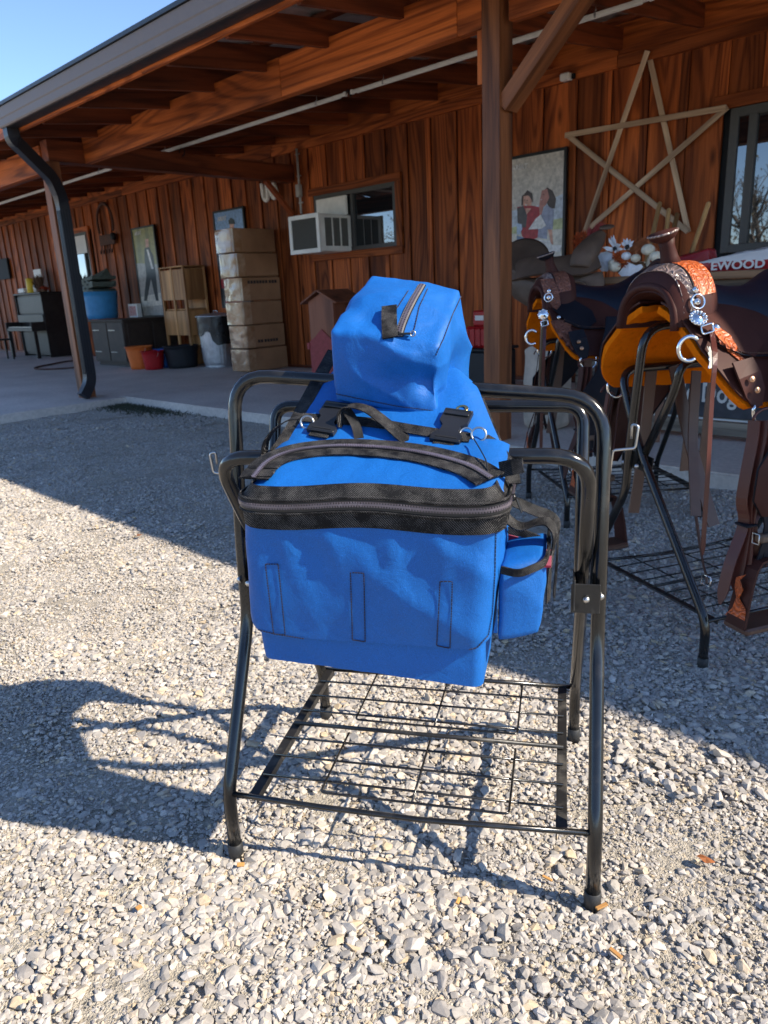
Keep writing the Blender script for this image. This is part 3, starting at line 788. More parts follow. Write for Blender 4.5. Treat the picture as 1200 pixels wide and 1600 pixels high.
def pillow(corners, n, bulge, smooth, folds=(), off=BO, seed=0.0, dents=()):
    """box of cloth: 8 corners (abc: a=left/right, b=front/back, c=low/high), puffed, softened and creased"""
    bm = bmesh.new(); bmesh.ops.create_cube(bm, size=2.0)
    bmesh.ops.subdivide_edges(bm, edges=bm.edges, cuts=n, use_grid_fill=True)
    for v in bm.verts:
        x, y, z = v.co; p = Vector((0, 0, 0))
        for (a, b, c), q in corners.items():
            wgt = (1 + (x if a else -x)) / 2 * (1 + (y if b else -y)) / 2 * (1 + (z if c else -z)) / 2; p += Vector(q) * wgt
        v.co = p; v.normal_update()
    cen = sum((v.co for v in bm.verts), Vector()) / len(bm.verts)
    bm.normal_update()
    cc = {}
    cub = bmesh.new(); bmesh.ops.create_cube(cub, size=2.0); bmesh.ops.subdivide_edges(cub, edges=cub.edges, cuts=n, use_grid_fill=True)
    for v, u in zip(bm.verts, cub.verts):
        x, y, z = u.co; k = (1 - min(1, abs(x)) ** 3 if abs(x) < .999 else 1) * (1 - abs(y) ** 3 if abs(y) < .999 else 1) * (1 - abs(z) ** 3 if abs(z) < .999 else 1)
        cc[v.index] = max(0, k)
    cub.free(); nr = [v.normal.copy() for v in bm.verts]
    for v, nn in zip(bm.verts, nr): v.co += nn * bulge * cc[v.index]
    for _ in range(smooth): bmesh.ops.smooth_vert(bm, verts=bm.verts, factor=.5, use_axis_x=True, use_axis_y=True, use_axis_z=True)
    bm.normal_update(); nr = [v.normal.copy() for v in bm.verts]
    for v, nn in zip(bm.verts, nr):
        d = 0
        for (amp, s, sd, pw) in folds: d += amp * (max(0, ridged(v.co, s, sd + seed)) ** pw - .35)
        for (c_, R_d, dep) in dents: d -= dep * math.exp(-((v.co - Vector(c_)).length / R_d) ** 2)
        v.co += nn * d
    mb = MB(off); bm.verts.index_update(); mb.add([v.co.copy() for v in bm.verts], [[v.index for v in f.verts] for f in bm.faces], True); bm.free(); return mb

# --- main pouch: front wall, sides, bottom as one puffed shell that goes round the perimeter
def perim(l, r, f, b, rad, n=9, nb=6):
    """rounded rectangle in the (r,d) plane starting at the back left, running along the left side, the front, the right side"""
    P = [(l, b + (f + rad - b) * k / nb) for k in range(nb)]
    P += [(l + rad - rad * math.cos(a), f + rad - rad * math.sin(a)) for a in np.linspace(0, PI / 2, n)]
    P += [(l + rad + (r - l - 2 * rad) * k / 30, f) for k in range(1, 30)]
    P += [(r - rad + rad * math.sin(a), f + rad - rad * math.cos(a)) for a in np.linspace(0, PI / 2, n)]
    P += [(r, f + rad + (b - f - rad) * k / nb) for k in range(1, nb + 1)]
    return P
ZL = np.linspace(0, 1, 34)
rows = []
for t in ZL:       # t 0 top .. 1 flap edge
    z = .868 + (.612 - .868) * t
    l = .156 - .018 * t; r = .598 - .024 * t; f = -.118 + .012 * t; row = []
    pp = perim(l, r, f - .008 * math.sin(PI * t), .065, .035)
    for i, (a, b) in enumerate(pp):
        p = Vector((a, b, z))
        s = i / (len(pp) - 1); mid = math.exp(-((s - .5) / .36) ** 4)
        nrm = Vector(((a - .37) * (1.2 if b > f + .03 else .1), b - .15, 0)).normalized()
        env = min(1, max(0, t - .12) * 5) * min(1, (1 - t) * 9 + .15)
        up = math.exp(-((t - .15) / .25) ** 2)
        d = .0085 * (max(0, ridged((a + z * .25, b, z), (11, 6, 3.0), 2.3)) ** 2.5 - .2) * (.25 + 1.1 * up)
        d += .009 * (max(0, ridged((a + z * .5, b, z), (4, 4, 4.5), 5.1)) ** 1.6 - .5)
        d += .0010 * ridged((a, b, z), (22, 20, 13), 8.0)
        d += .004 * math.exp(-((t - .80) / .2) ** 2) * mid
        p += nrm * d * env
        # lower rounded corners of the flap
        e = max(0, abs(a - .365) - .17) / .05
        if b < -.05: p.z += .020 * min(1.6, e) ** 2 * t ** 3
        row.append(p)
    rows.append(row)
mb = BM(); mb.grid(rows, thick=-.003); BB('front_flap', mb, 'blue_cloth', fixn=False)
rows = []
for t in np.linspace(0, 1, 9):
    z = .665 - .105 * t; pp = perim(.150 + .006 * t, .571 - .008 * t, -.100 + .004 * t, .062, .02); row = []
    for i, (a, b) in enumerate(pp):
        p = Vector((a, b, z + (-.028 * (a - .16) / .4 if t > .5 else 0) * t)); row.append(p + Vector((0, -.002 * ridged(p, (20, 10, 20), 4.0), 0)))
    rows.append(row)
mb = BM(); mb.grid(rows)
last = rows[-1]; mb.add(last, [tuple(range(len(last)))]); BB('lower_pocket', mb, 'blue_cloth')
mb = BM(); mb.box((.365, .066, .72), (.42, .006, .32)); BB('back_panel', mb, 'blue_cloth')
# stitches on the flap: three slots, bottom hem, right seam; a walk over the flap surface
flap_rows = None
def flap_pt(px, py, lift=.0018):
    q = K1.on_d(px, py, -.118)
    t = (.868 - q.z) / (.868 - .612); return q
bvh_me = [o for o in bag.children if o.name.startswith('front_flap')][0]
from mathutils.bvhtree import BVHTree
def bvh_of(objs):
    V = []; F = []
    for o in objs:
        n = len(V); off = BO if o.get('_loc') is None else Vector((0, 0, 0)); V += [v.co + BO for v in o.data.vertices]; F += [[i + n for i in p.vertices] for p in o.data.polygons]
    return BVHTree.FromPolygons(V, F)
def caster(tree, fr=K1):
    c = CAM - fr.o; cl = Vector((c @ fr.er, c @ fr.ed, c[2]))
    def f(px, py, lift=.0015):
        dd = ray(px, py); dl = Vector((dd @ fr.er, dd @ fr.ed, dd[2])).normalized(); h = tree.ray_cast(cl, dl)
        if h[0] is None: return None
        n = h[1] if h[1].dot(dl) < 0 else -h[1]
        return h[0] + n * lift
    return f
def stitch(mb, cast, path, dash=.0045, gap=.0014, r=.00085, step=2.0):
    """thread laid along a line on the cloth, stitch by stitch"""
    pts = []
    for (a, b) in zip(path[:-1], path[1:]):
        n = max(1, int(math.hypot(b[0] - a[0], b[1] - a[1]) / step))
        for k in range(n): pts.append((a[0] + (b[0] - a[0]) * k / n, a[1] + (b[1] - a[1]) * k / n))
    pts.append(path[-1]); P = [cast(*p) for p in pts]; P = [p for p in P if p is not None]
    acc = 0; cur = []; 
    for p, q in zip(P[:-1], P[1:]):
        if (q - p).length > .03: cur = []; continue
        cur.append(p); acc += (q - p).length
        if acc >= dash:
            cur.append(q - (q - p).normalized() * min(gap, (q - p).length * .5))
            mb.strap([cur[0], cur[-1]], r * 2.2, r, (cur[-1] - cur[0]).cross(Vector((0, 1, 0))) if (cur[-1] - cur[0]).length > 1e-6 else (1, 0, 0)); cur = []; acc = 0
castf = caster(bvh_of([bvh_me]))
for path in ([(415, 881), (428, 990), (446, 991), (435, 881), (415, 881)], [(548, 894), (551, 1005), (571, 1008), (569, 895), (548, 894)], [(688, 908), (682, 1018), (703, 1020), (707, 908), (688, 908)],
             [(388, 965), (398, 982), (430, 990), (480, 998), (560, 1007), (640, 1016), (715, 1019), (745, 1011), (762, 992), (768, 960)], [(768, 960), (772, 900), (774, 830)]):
    mb = BM(); stitch(mb, castf, path); BB('stitching', mb, 'thread')
# --- lid: sloping cloth top with a D shaped zip
LP = Vector((.36, -.09, .884)); LN = Vector((0, -.30, 1)).normalized()
def lid(px, py, lift=0.0): return on_plane(K1, px, py, LP + LN * lift, LN)
rows = []
for k, t in enumerate(np.linspace(0, 1, 18)):
    b = -.112 + .185 * t; row = []
    for a in np.linspace(.158, .596, 40):
        e = max(0, abs(a - .377) - .185) / .034; d0 = .035 * (1 - math.sqrt(max(0, 1 - min(1, e) ** 2))) if t < .3 else 0
        bb = max(b, -.112 + d0); z = LP.z + (bb + .09) * .30 + .006 * math.sin(PI * t)
        z += .0022 * (ridged((a, bb, z), (18, 12, 4), 1.2)) - .010 * min(1, e) ** 2
        row.append((a, bb, z))
    rows.append(row)
mb = BM(); mb.grid(rows, thick=.003); BB('lid', mb, 'blue_cloth')
# zip bands (each: tape above, tape below, teeth, slider)
def band(name, pts, wd, wdirs, th=.0025, mat='black_webbing'): mb = BM(); mb.strap(pts, wd, th, wdirs); return BB(name, mb, mat)
def teeth(parent, pts, nrm, pitch=.0046, size=(.0024, .0060, .0020)):
    mb = BM(); P = [Vector(p) for p in pts]; acc = 0
    for i in range(len(P) - 1):
        a, b = P[i], P[i + 1]; ln = (b - a).length; t = (b - a).normalized(); nn = (Vector(nrm[i]) if isinstance(nrm, list) else Vector(nrm)); nn = (nn - t * nn.dot(t)).normalized(); s = t.cross(nn)
        while acc < ln:
            c = a + t * acc; M = Matrix((t, s, nn)).transposed(); mb.box(c + s * .0014, size, rot=M); mb.box(c + t * pitch / 2 - s * .0014, size, rot=M); acc += pitch
        acc -= ln
    return BB('teeth', mb, 'zip_teeth', parent)
metal_paint('zip_teeth', (.10, .085, .105), rough=.25, spec=.9)
pp = perim(.149, .604, -.127, .065, .040)
cen = Vector((.375, .1, 0)); out = [(Vector((a, b, 0)) - Vector((min(max(a, .19), .565), max(b, -.08), 0))).normalized() for a, b in pp]
def lev(z, push=0.0): return [Vector((a, b, z + .004 * math.sin(a * 21) + (.012 if b > .0 else 0) * min(1, max(0, b) / .06))) + o * push for (a, b), o in zip(pp, out)]
zb = band('zip_tape', lev(.843, .000), .036, [Vector((o.x * .1, o.y * .1, 1)) for o in out])
zt = band('zip_tape', lev(.884, -.010), .030, [Vector((-o.x * .75, -o.y * .75, 1)) for o in out])
zm = band('zip', lev(.8655, .003), .016, [Vector((0, 0, 1))] * len(pp), th=.004, mat='buckle_plastic')
teeth(zm, lev(.8670, .0062), out)
cr = BM(); cr.tube([p for p in lev(.8775, .0035)], .0024, 6); BB('piping', cr, 'black_webbing', zm)
cr = BM(); cr.tube([p for p in lev(.8545, .0045)], .0024, 6); BB('piping', cr, 'black_webbing', zm)
arc = smooth_path([lid(x, y, .013) for x, y in ((396, 748), (420, 722), (460, 706), (520, 699), (580, 700), (640, 706), (690, 716), (735, 730), (766, 748))], 6)
z2 = band('zip_tape', arc, .058, [LN.cross(Vector((1, -.1, 0)))] * len(arc), th=.003)
z3 = band('zip', [p + LN * .0022 for p in arc], .010, [LN.cross(Vector((1, -.1, 0)))] * len(arc), th=.002, mat='buckle_plastic')
teeth(z3, [p + LN * .0040 for p in arc], tuple(LN))
# sliders and pulls
sl_ = BM(); q = lid(757, 738, .012); sl_.box(q, (.012, .016, .006), bev=.002); sl_.box(q + Vector((.006, -.016, -.004)), (.006, .022, .003), rot=Matrix.Rotation(.5, 3, 'Z'), bev=.001); BB('zip_slider', sl_, 'buckle_plastic')
cd_ = BM(); cd_.tube(smooth_path([lid(740, 685, .02), lid(752, 705, .024), lid(760, 722, .02), lid(762, 744, .012), lid(755, 748, .014), lid(741, 735, .012)], 5), .0012, 6); BB('cord', cd_, 'buckle_plastic')
q = pp[-6]; sl_ = BM(); qq = lev(.867, .008)[-6]; sl_.box(qq, (.008, .014, .010), bev=.002); sl_.box(qq + Vector((.010, -.004, -.012)), (.003, .012, .026), rot=Matrix.Rotation(-.35, 3, 'Y'), bev=.001); BB('zip_slider', sl_, 'buckle_plastic')
# webbing loop tabs on the right corner
for (a, b) in (((.600, -.055, .893), (.640, -.075, .899)), ):
    mb = BM(); mb.strap([K1.on_d(781, 735, -.05), K1.on_d(800, 731, -.058), K1.on_d(817, 727, -.060)], .024, .002, (0, .25, 1)); mb.strap([K1.on_d(817, 727, -.060), K1.on_d(800, 729, -.050), K1.on_d(781, 733, -.044)], .024, .002, (0, .25, 1)); BB('loop_tab', mb, 'black_webbing')

# --- cloth sheet over the bars, up to the upper bag
SP = Vector((.36, .075, .931)); SN = Vector((0, -.60, 1)).normalized()
def sh(px, py, lift=0.0): return on_plane(K1, px, py, SP + SN * lift, SN)
Lb, Lt, Rb, Rt = sh(425, 704), sh(512, 590), sh(792, 712), sh(750, 612)
rows = []
for t in np.linspace(-.04, 1.9, 26):
    row = []
    for s in np.linspace(0, 1, 30):
        p = (Lb * (1 - s) + Rb * s) * (1 - t) + (Lt * (1 - s) + Rt * s) * t
        if t > 1: p = (Lt * (1 - s) + Rt * s) + ((Lt - Lb) * (1 - s) + (Rt - Rb) * s) * (t - 1) - Vector((0, 0, .09 * (t - 1) ** 2))
        e = abs(s - .5) * 2; p.z -= .016 * max(0, e - .8) / .2 * (1 if s > .5 else .6)
        p.z += .003 * ridged(p, (14, 9, 5), 3.3) + .004
        row.append(p)
    rows.append(row)
# over the rear bar it falls away behind
mb = BM(); mb.grid(rows, thick=.004); sheet_o = BB('top_cloth', mb, 'blue_cloth')
back = [r[:] for r in rows[-1:]]; rws = [rows[-1]]
for t in np.linspace(.1, 1, 10): rws.append([p + Vector((0, .07 * math.sin(t * 1.4), -.20 * t)) for p in rows[-1]])
mb = BM(); mb.grid(rws, thick=.004); BB('rear_cloth', mb, 'blue_cloth')
rb_ = [K1.on_d(x, y, d) for x, y, d in ((768, 700, .04), (758, 680, .06), (751, 655, .09), (752, 636, .12), (753, 620, .15))]
mb = BM(); mb.strap(smooth_path([r[-1] + Vector((.002, 0, -.003)) for r in rows[:14]], 1), .010, .007, (0, 0, 1)); BB('binding', mb, 'black_webbing')
mb = BM(); lft = smooth_path([sh(x, y, .005) for x, y in ((432, 706), (455, 672), (480, 625), (500, 588), (522, 548))], 6); mb.strap(lft, .028, .002, tuple(Vector((1, .25, 0)))); BB('edge_strap', mb, 'black_webbing')
# strap across with two side release buckles and twisted carry loop
sx = [sh(x, y, .012) for x, y in ((470, 652), (520, 655), (580, 660), (640, 670), (690, 678), (735, 684))]
mb = BM(); mb.strap(smooth_path(sx, 4), .024, .002, tuple(Vector((0, 1, .6)))); BB('cross_strap', mb, 'black_webbing')
sx_dir = (sx[-1] - sx[0]).normalized(); sy_dir = SN.cross(sx_dir).normalized()
def buckle(c, turn=0.0, k=1.0):
    X = (sx_dir * math.cos(turn) + sy_dir * math.sin(turn)); Y = SN.cross(X).normalized(); M = Matrix((X, Y, SN)).transposed()
    mb = BM(); P = lambda a, b, z=0: c + (X * a + Y * b) * k + SN * z
    w_ = .0215
    # socket half: waisted plate with side cut outs, ladder lock bars, prong half below
    out_ = [(-w_, -.034), (w_, -.034), (w_ * 1.02, -.022), (w_ * .62, -.012), (w_ * .60, -.002), (w_ * .95, .006), (w_ * .95, .032), (-w_ * .95, .032), (-w_ * .95, .006), (-w_ * .60, -.002), (-w_ * .62, -.012), (-w_ * 1.02, -.022)]
    mb.prism([P(a, b, .0) for a, b in out_], SN * .0085)
    mb.box(P(0, -.031, .005), (.043 * k, .005, .009), rot=M, bev=.002); mb.box(P(0, .030, .005), (.040 * k, .006, .010), rot=M, bev=.002)
    mb.box(P(0, .020, .010), (.036 * k, .0045, .004), rot=M, bev=.001)
    o = BB('buckle', mb, 'buckle_plastic', fixn=True)
    b2 = BM(); b2.box(P(0, -.038, .003), (.030 * k, .010, .003), rot=M); BB('strap_end', b2, 'black_webbing', o)
    b3 = BM(); b3.box(P(0, -.0265, .0085), (.030 * k, .0035, .0015), rot=M); BB('slot', b3, 'dark_interior', o)
    return o
buckle(sh(516, 655, .010), -.04, 1.32); buckle(sh(707, 668, .010), -.04, 1.32)
# carry loop between the buckles: rises and twists
lp = smooth_path([sh(533, 668, .010), sh(533, 645, .030), sh(548, 634, .036), sh(575, 640, .034), sh(605, 662, .024), sh(628, 682, .012), sh(646, 694, .004)], 6)
n_ = len(lp); wd = [Vector((0, 1, .5)).lerp(Vector((.9, .5, .35)), k / n_) for k in range(n_)]
wd = [Vector((.15, 1, .2)).lerp(Vector((.75, .6, .1)), k / n_) for k in range(n_)]
mb = BM(); mb.strap(lp, .026, .002, wd); BB('carry_loop', mb, 'black_webbing')
mb = BM(); mb.strap(smooth_path([sh(541, 640, .032), sh(555, 662, .02), sh(562, 688, .006)], 5), .018, .002, (1, .1, 0)); BB('carry_loop', mb, 'black_webbing')
for (x, y, tu, dx) in ((480, 660, .2, 0), (748, 679, 1.2, 0)):
    c = sh(x, y, .016); mb = BM(); u = sx_dir; vv = (sy_dir * .7 + SN * .7).normalized()
    mb.tube([c + u * .0135 * math.cos(a) + vv * .0125 * math.sin(a) for a in np.linspace(0, 2 * PI, 25)[:-1]], .0020, 8, closed=True); BB('ring', mb, 'zinc')
c = sh(728, 677, .012); mb = BM(); mb.tube([c + sx_dir * .011 * math.cos(a) + (sy_dir * .9 + SN * .3) * .012 * math.sin(a) for a in np.linspace(0, 2 * PI, 25)[:-1]], .0016, 8, closed=True); BB('ring', mb, 'zinc')
c = sh(722, 640, .008); mb = BM(); mb.lathe(c, [(.006, 0), (.0115, .0005), (.012, .002), (.0105, .003), (.006, .0025)], 20, axis=tuple(SN), cap=False); BB('grommet', mb, 'brass')
# strap at the right running down behind the corner
mb = BM(); mb.strap(smooth_path([sh(757, 684, .006), sh(775, 697, .004), Vector((.604, -.01, .905)), Vector((.613, -.04, .885))], 5), .022, .002, (.6, .5, .2)); BB('side_strap', mb, 'black_webbing')

# --- upper zipped bag
C = {(0, 0, 0): (.252, .140, .998), (1, 0, 0): (.458, .140, .964), (0, 0, 1): (.258, .125, 1.132), (1, 0, 1): (.462, .128, 1.100),
     (0, 1, 1): (.292, .335, 1.238), (1, 1, 1): (.482, .320, 1.200), (0, 1, 0): (.268, .40, 1.02), (1, 1, 0): (.494, .38, 1.00)}
mb = pillow(C, 34, .017, 10, folds=((.011, (4, 4, 5), 1.4, 2.2), (.004, (8, 7, 9), 7.7, 2.5), (.0010, (30, 26, 26), 2.1, 1.0)),
            dents=((K1.on_d(612, 598, .135), .036, .016), (K1.on_d(672, 600, .135), .030, .022), (K1.on_d(640, 560, .135), .018, -.004), ((.50, .25, 1.03), .055, .030), ((.27, .21, 1.17), .022, .010), (K1.on_d(575, 505, .17), .026, .014), (K1.on_d(700, 500, .25), .04, .008), ((.47, .17, 1.0), .02, .012)))
ub = BB('upper_bag', mb, 'blue_cloth')
castu = caster(bvh_of([ub]))
def surf(path, cast, lift): return [p for p in (cast(x, y, lift) for x, y in path) if p is not None]
zl = surf([(621, 526 - k * 0 + 0) if False else (623 + 36 * (k / 16) ** 1.35, 527 - 80 * (k / 16)) for k in range(17)], castu, .0015)
if len(zl) > 3:
    zl = smooth_path(zl[::2], 4); nn = Vector((0, -.45, 1)).normalized()
    mb = BM(); mb.strap(zl, .017, .0016, (1, 0, 0)); z4 = BB('zip', mb, 'zip_tape_grey', ub) if 'zip_tape_grey' in MATS else BB('zip', mb, 'buckle_plastic', ub)
    for s in (-.0052, .0052):
        mb = BM(); mb.strap([p + Vector((s, 0, 0)) + nn * .0015 for p in zl], .0030, .0016, (1, 0, 0)); BB('zip_tape', mb, 'zip_grey_cloth' if 'zip_grey_cloth' in MATS else 'black_webbing', ub)
    teeth(ub, [p + nn * .0028 for p in zl], tuple(nn))
tb = surf([(609, 482), (609, 495), (609, 508), (609, 520), (609, 530)], castu, .006)
if len(tb) > 3: tb = [tb[0].lerp(tb[-1], q) + Vector((0, -.004, .002)) * math.sin(q * PI) for q in np.linspace(0, 1, 6)]; mb = BM(); mb.strap(tb, .029, .003, (1, 0, 0)); BB('end_tab', mb, 'black_webbing', ub)
q = castu(632, 525, .006)
if q: mb = BM(); mb.box(q, (.026, .010, .004), bev=.0015); mb.box(q + Vector((-.012, .003, .001)), (.010, .012, .007), bev=.0015); BB('zip_slider', mb, 'buckle_plastic', ub); mb = BM(); mb.tube([q + Vector((.016 + .005 * math.cos(a), -.003, .005 * math.sin(a))) for a in np.linspace(0, 2 * PI, 13)[:-1]], .0012, 6, closed=True); BB('zip_pull', mb, 'zinc', ub)
for path in ([(512, 612), (560, 622), (620, 634), (688, 643)], [(638, 455), (622, 480), (607, 500)], [(668, 452), (655, 480), (648, 512), (644, 524)], [(720, 462), (705, 495), (692, 530), (680, 556)]):
    mb = BM(); stitch(mb, castu, path, r=.0008); BB('stitching', mb, 'thread', ub)

# --- side pocket
C = {(0, 0, 0): (.590, -.075, .615), (1, 0, 0): (.655, -.060, .625), (0, 0, 1): (.594, -.080, .745), (1, 0, 1): (.664, -.055, .755),
     (0, 1, 1): (.595, .04, .76), (1, 1, 1): (.664, .04, .775), (0, 1, 0): (.590, .03, .62), (1, 1, 0): (.648, .03, .63)}
mb = pillow(C, 12, .006, 3, folds=((.004, (12, 12, 10), 3.1, 1.5),)); sp_ = BB('side_pocket', mb, 'blue_cloth')
mb = BM(); lip = [(.594, -.083, .748), (.622, -.090, .746), (.645, -.080, .751), (.664, -.062, .757), (.671, -.01, .766), (.668, .04, .776)]
mb.strap(smooth_path(lip, 4), .013, .004, (0, 0, 1)); BB('binding', mb, 'black_webbing', sp_)
mb = BM(); mb.prism([K1.on_d(x, y, .030) for x, y in ((780, 832), (856, 852), (858, 905), (780, 905))], (0, .004, 0)); BB('lining', mb, 'maroon_cloth', sp_, fixn=True)
mb = BM(); mb.strap([K1.on_d(x, y, .026) for x, y in ((780, 826), (820, 834), (860, 848))], .013, .004, (0, 0, 1)); BB('binding', mb, 'black_webbing', sp_)
mb = BM(); mb.box((.640, -.020, .748), (.070, .080, .004)); BB('lining', mb, 'maroon_cloth', sp_)
mb = BM(); mb.strap(smooth_path([(.600, .046, .832), (.640, .046, .815), (.680, .042, .795), (.684, .03, .74), (.680, .02, .66)], 5), .020, .003, (0, .6, .8)); BB('side_strap', mb, 'black_webbing')
mb = BM(); mb.strap(smooth_path([K1.on_d(x, y, .0) for x, y in ((784, 790), (795, 812), (815, 823), (838, 816), (856, 816), (867, 835), (862, 870), (858, 900), (856, 940))], 5), .026, .0025, (.25, 1, .25)); BB('side_strap', mb, 'black_webbing')
# handles of black webbing curling up at the left of the pouch
mb = BM(); mb.strap(smooth_path([K1.on_d(x, y, .05) for x, y in ((412, 716), (416, 690), (432, 668), (452, 656), (470, 652))], 5), .018, .002, (.4, 1, .2)); BB('side_strap', mb, 'black_webbing')
# ------------------------------------------------------------------ western saddles
leather('dark_leather', (.062, .020, .015), rough=.55, dark=.6, spec=.14)
leather('black_leather', (.012, .012, .017), rough=.55, dark=.7, spec=.14)
leather('seat_leather', (.008, .012, .022), rough=.40, dark=.7, spec=.35)
leather('tooled_leather', (.60, .120, .026), rough=.42, tool=.55, spec=.45, dark=.8)
leather('basket_leather', (.26, .085, .045), rough=.5, tool=.5)
leather('oiled_leather', (.085, .022, .016), rough=.36, dark=.7)
leather('brown_leather', (.105, .050, .032), rough=.45, dark=.7)
leather('old_leather', (.13, .080, .052), rough=.6, dark=.5, grain=30)
m, nt, bs = new_mat('orange_fleece')
v = coords(nt, rand=False); n1 = noise(nt, v, 45, 4, .7); n2 = noise(nt, v, 380, 2, .7); n3 = noise(nt, v, 8, 3, .6)
c = mixc(nt, n3, (.95, .185, .006), (1.0, .265, .010)); c = mixc(nt, 1.0, c, ramp(nt, n1, [(.25, (.82, .75, .7)), (.5, (1, 1, 1))]), 'MULTIPLY')
L(nt, c, bs.inputs['Base Color']); bs.inputs['Roughness'].default_value = 1; bs.inputs['Specular IOR Level'].default_value = .0
bump(nt, mth(nt, 'ADD', n1, n2), 1.0, .008, bs)
S_ax = (-K2.er, K2.ed)
class SFrame:
    def __init__(s, o, ang): s.o = Vector(o); s.a = ang
def arch_pts(x, w, top, base, flare=0.0, n=18, pw=2.2, cy=0.0):
    """section of a tree: arch of half width w over the spine at station x"""
    P = []
    for a in np.linspace(-PI / 2, PI / 2, n):
        s, c = math.sin(a), math.cos(a)
        y = w * math.copysign(abs(s) ** (2 / pw), s); z = base + (top - base) * abs(c) ** (2 / pw)
        P.append(Vector((x, cy + y, z)))
    return P
def side_sheet(sections, thick, y_sign):
    mb = MB(); mb.grid([[Vector((p[0], p[1] * y_sign, p[2])) for p in row] for row in sections], thick=thick * y_sign); return mb
def poly_on(fn, outline, lift, n=None):
    """leather cut out: outline given in surface parameters, filled and pushed off the surface"""
    P = [fn(a, b) for a, b in outline]; c0 = fn(sum(a for a, b in outline) / len(outline), sum(b for a, b in outline) / len(outline))
    return P, c0
def densify(o, k):
    out = []
    for (a, b), (c, d) in zip(o, o[1:] + o[:1]):
        for i in range(k): out.append((a + (c - a) * i / k, b + (d - b) * i / k))
    return out
def cutout(mb, fn, outline, lift, thick=.003, rings=5, mi=0):
    o = densify(outline, 4); ca = sum(a for a, b in o) / len(o); cb = sum(b for a, b in o) / len(o); n = len(o); V = []
    for r in range(rings, 0, -1):
        t = r / rings
        for a, b in o: V.append(fn(ca + (a - ca) * t, cb + (b - cb) * t, lift))
    V.append(fn(ca, cb, lift)); F = []
    for r in range(rings - 1):
        for i in range(n): F.append((r * n + i, r * n + (i + 1) % n, (r + 1) * n + (i + 1) % n, (r + 1) * n + i))
    for i in range(n): F.append(((rings - 1) * n + i, (rings - 1) * n + (i + 1) % n, len(V) - 1))
    rim = [fn(a, b, lift - thick) for a, b in o]; k = len(V); V += rim
    for i in range(n): F.append((i, k + i, k + (i + 1) % n, (i + 1) % n))
    mb.add(V, F, False, mi)
def disc(mb, c, nrm, r, h=.004, n=18, petals=0):
    prof = [(r, 0), (r, h * .5), (r * .85, h), (r * .55, h * .9), (r * .45, h * 1.5), (.0005, h * 1.8)]
    mb.lathe(c, prof, n, axis=tuple(nrm))
    if petals:
        u = Vector(nrm).orthogonal().normalized(); v_ = Vector(nrm).normalized().cross(u)
        for k in range(petals):
            a = 2 * PI * k / petals; q = Vector(c) + (u * math.cos(a) + v_ * math.sin(a)) * r * .86 + Vector(nrm) * h * .7
            mb.lathe(q, [(r * .2, -r * .05), (r * .19, r * .08), (r * .1, r * .17), (.0003, r * .2)], 7, axis=tuple(nrm))
def dring(mb, c, u, v_, w_, h, r=.004):
    P = [c + u * (w_ * math.cos(a)) + v_ * (h * math.sin(a)) for a in np.linspace(-PI * .12, PI * 1.12, 20)]
    mb.tube(P + [], r, 8, closed=True)

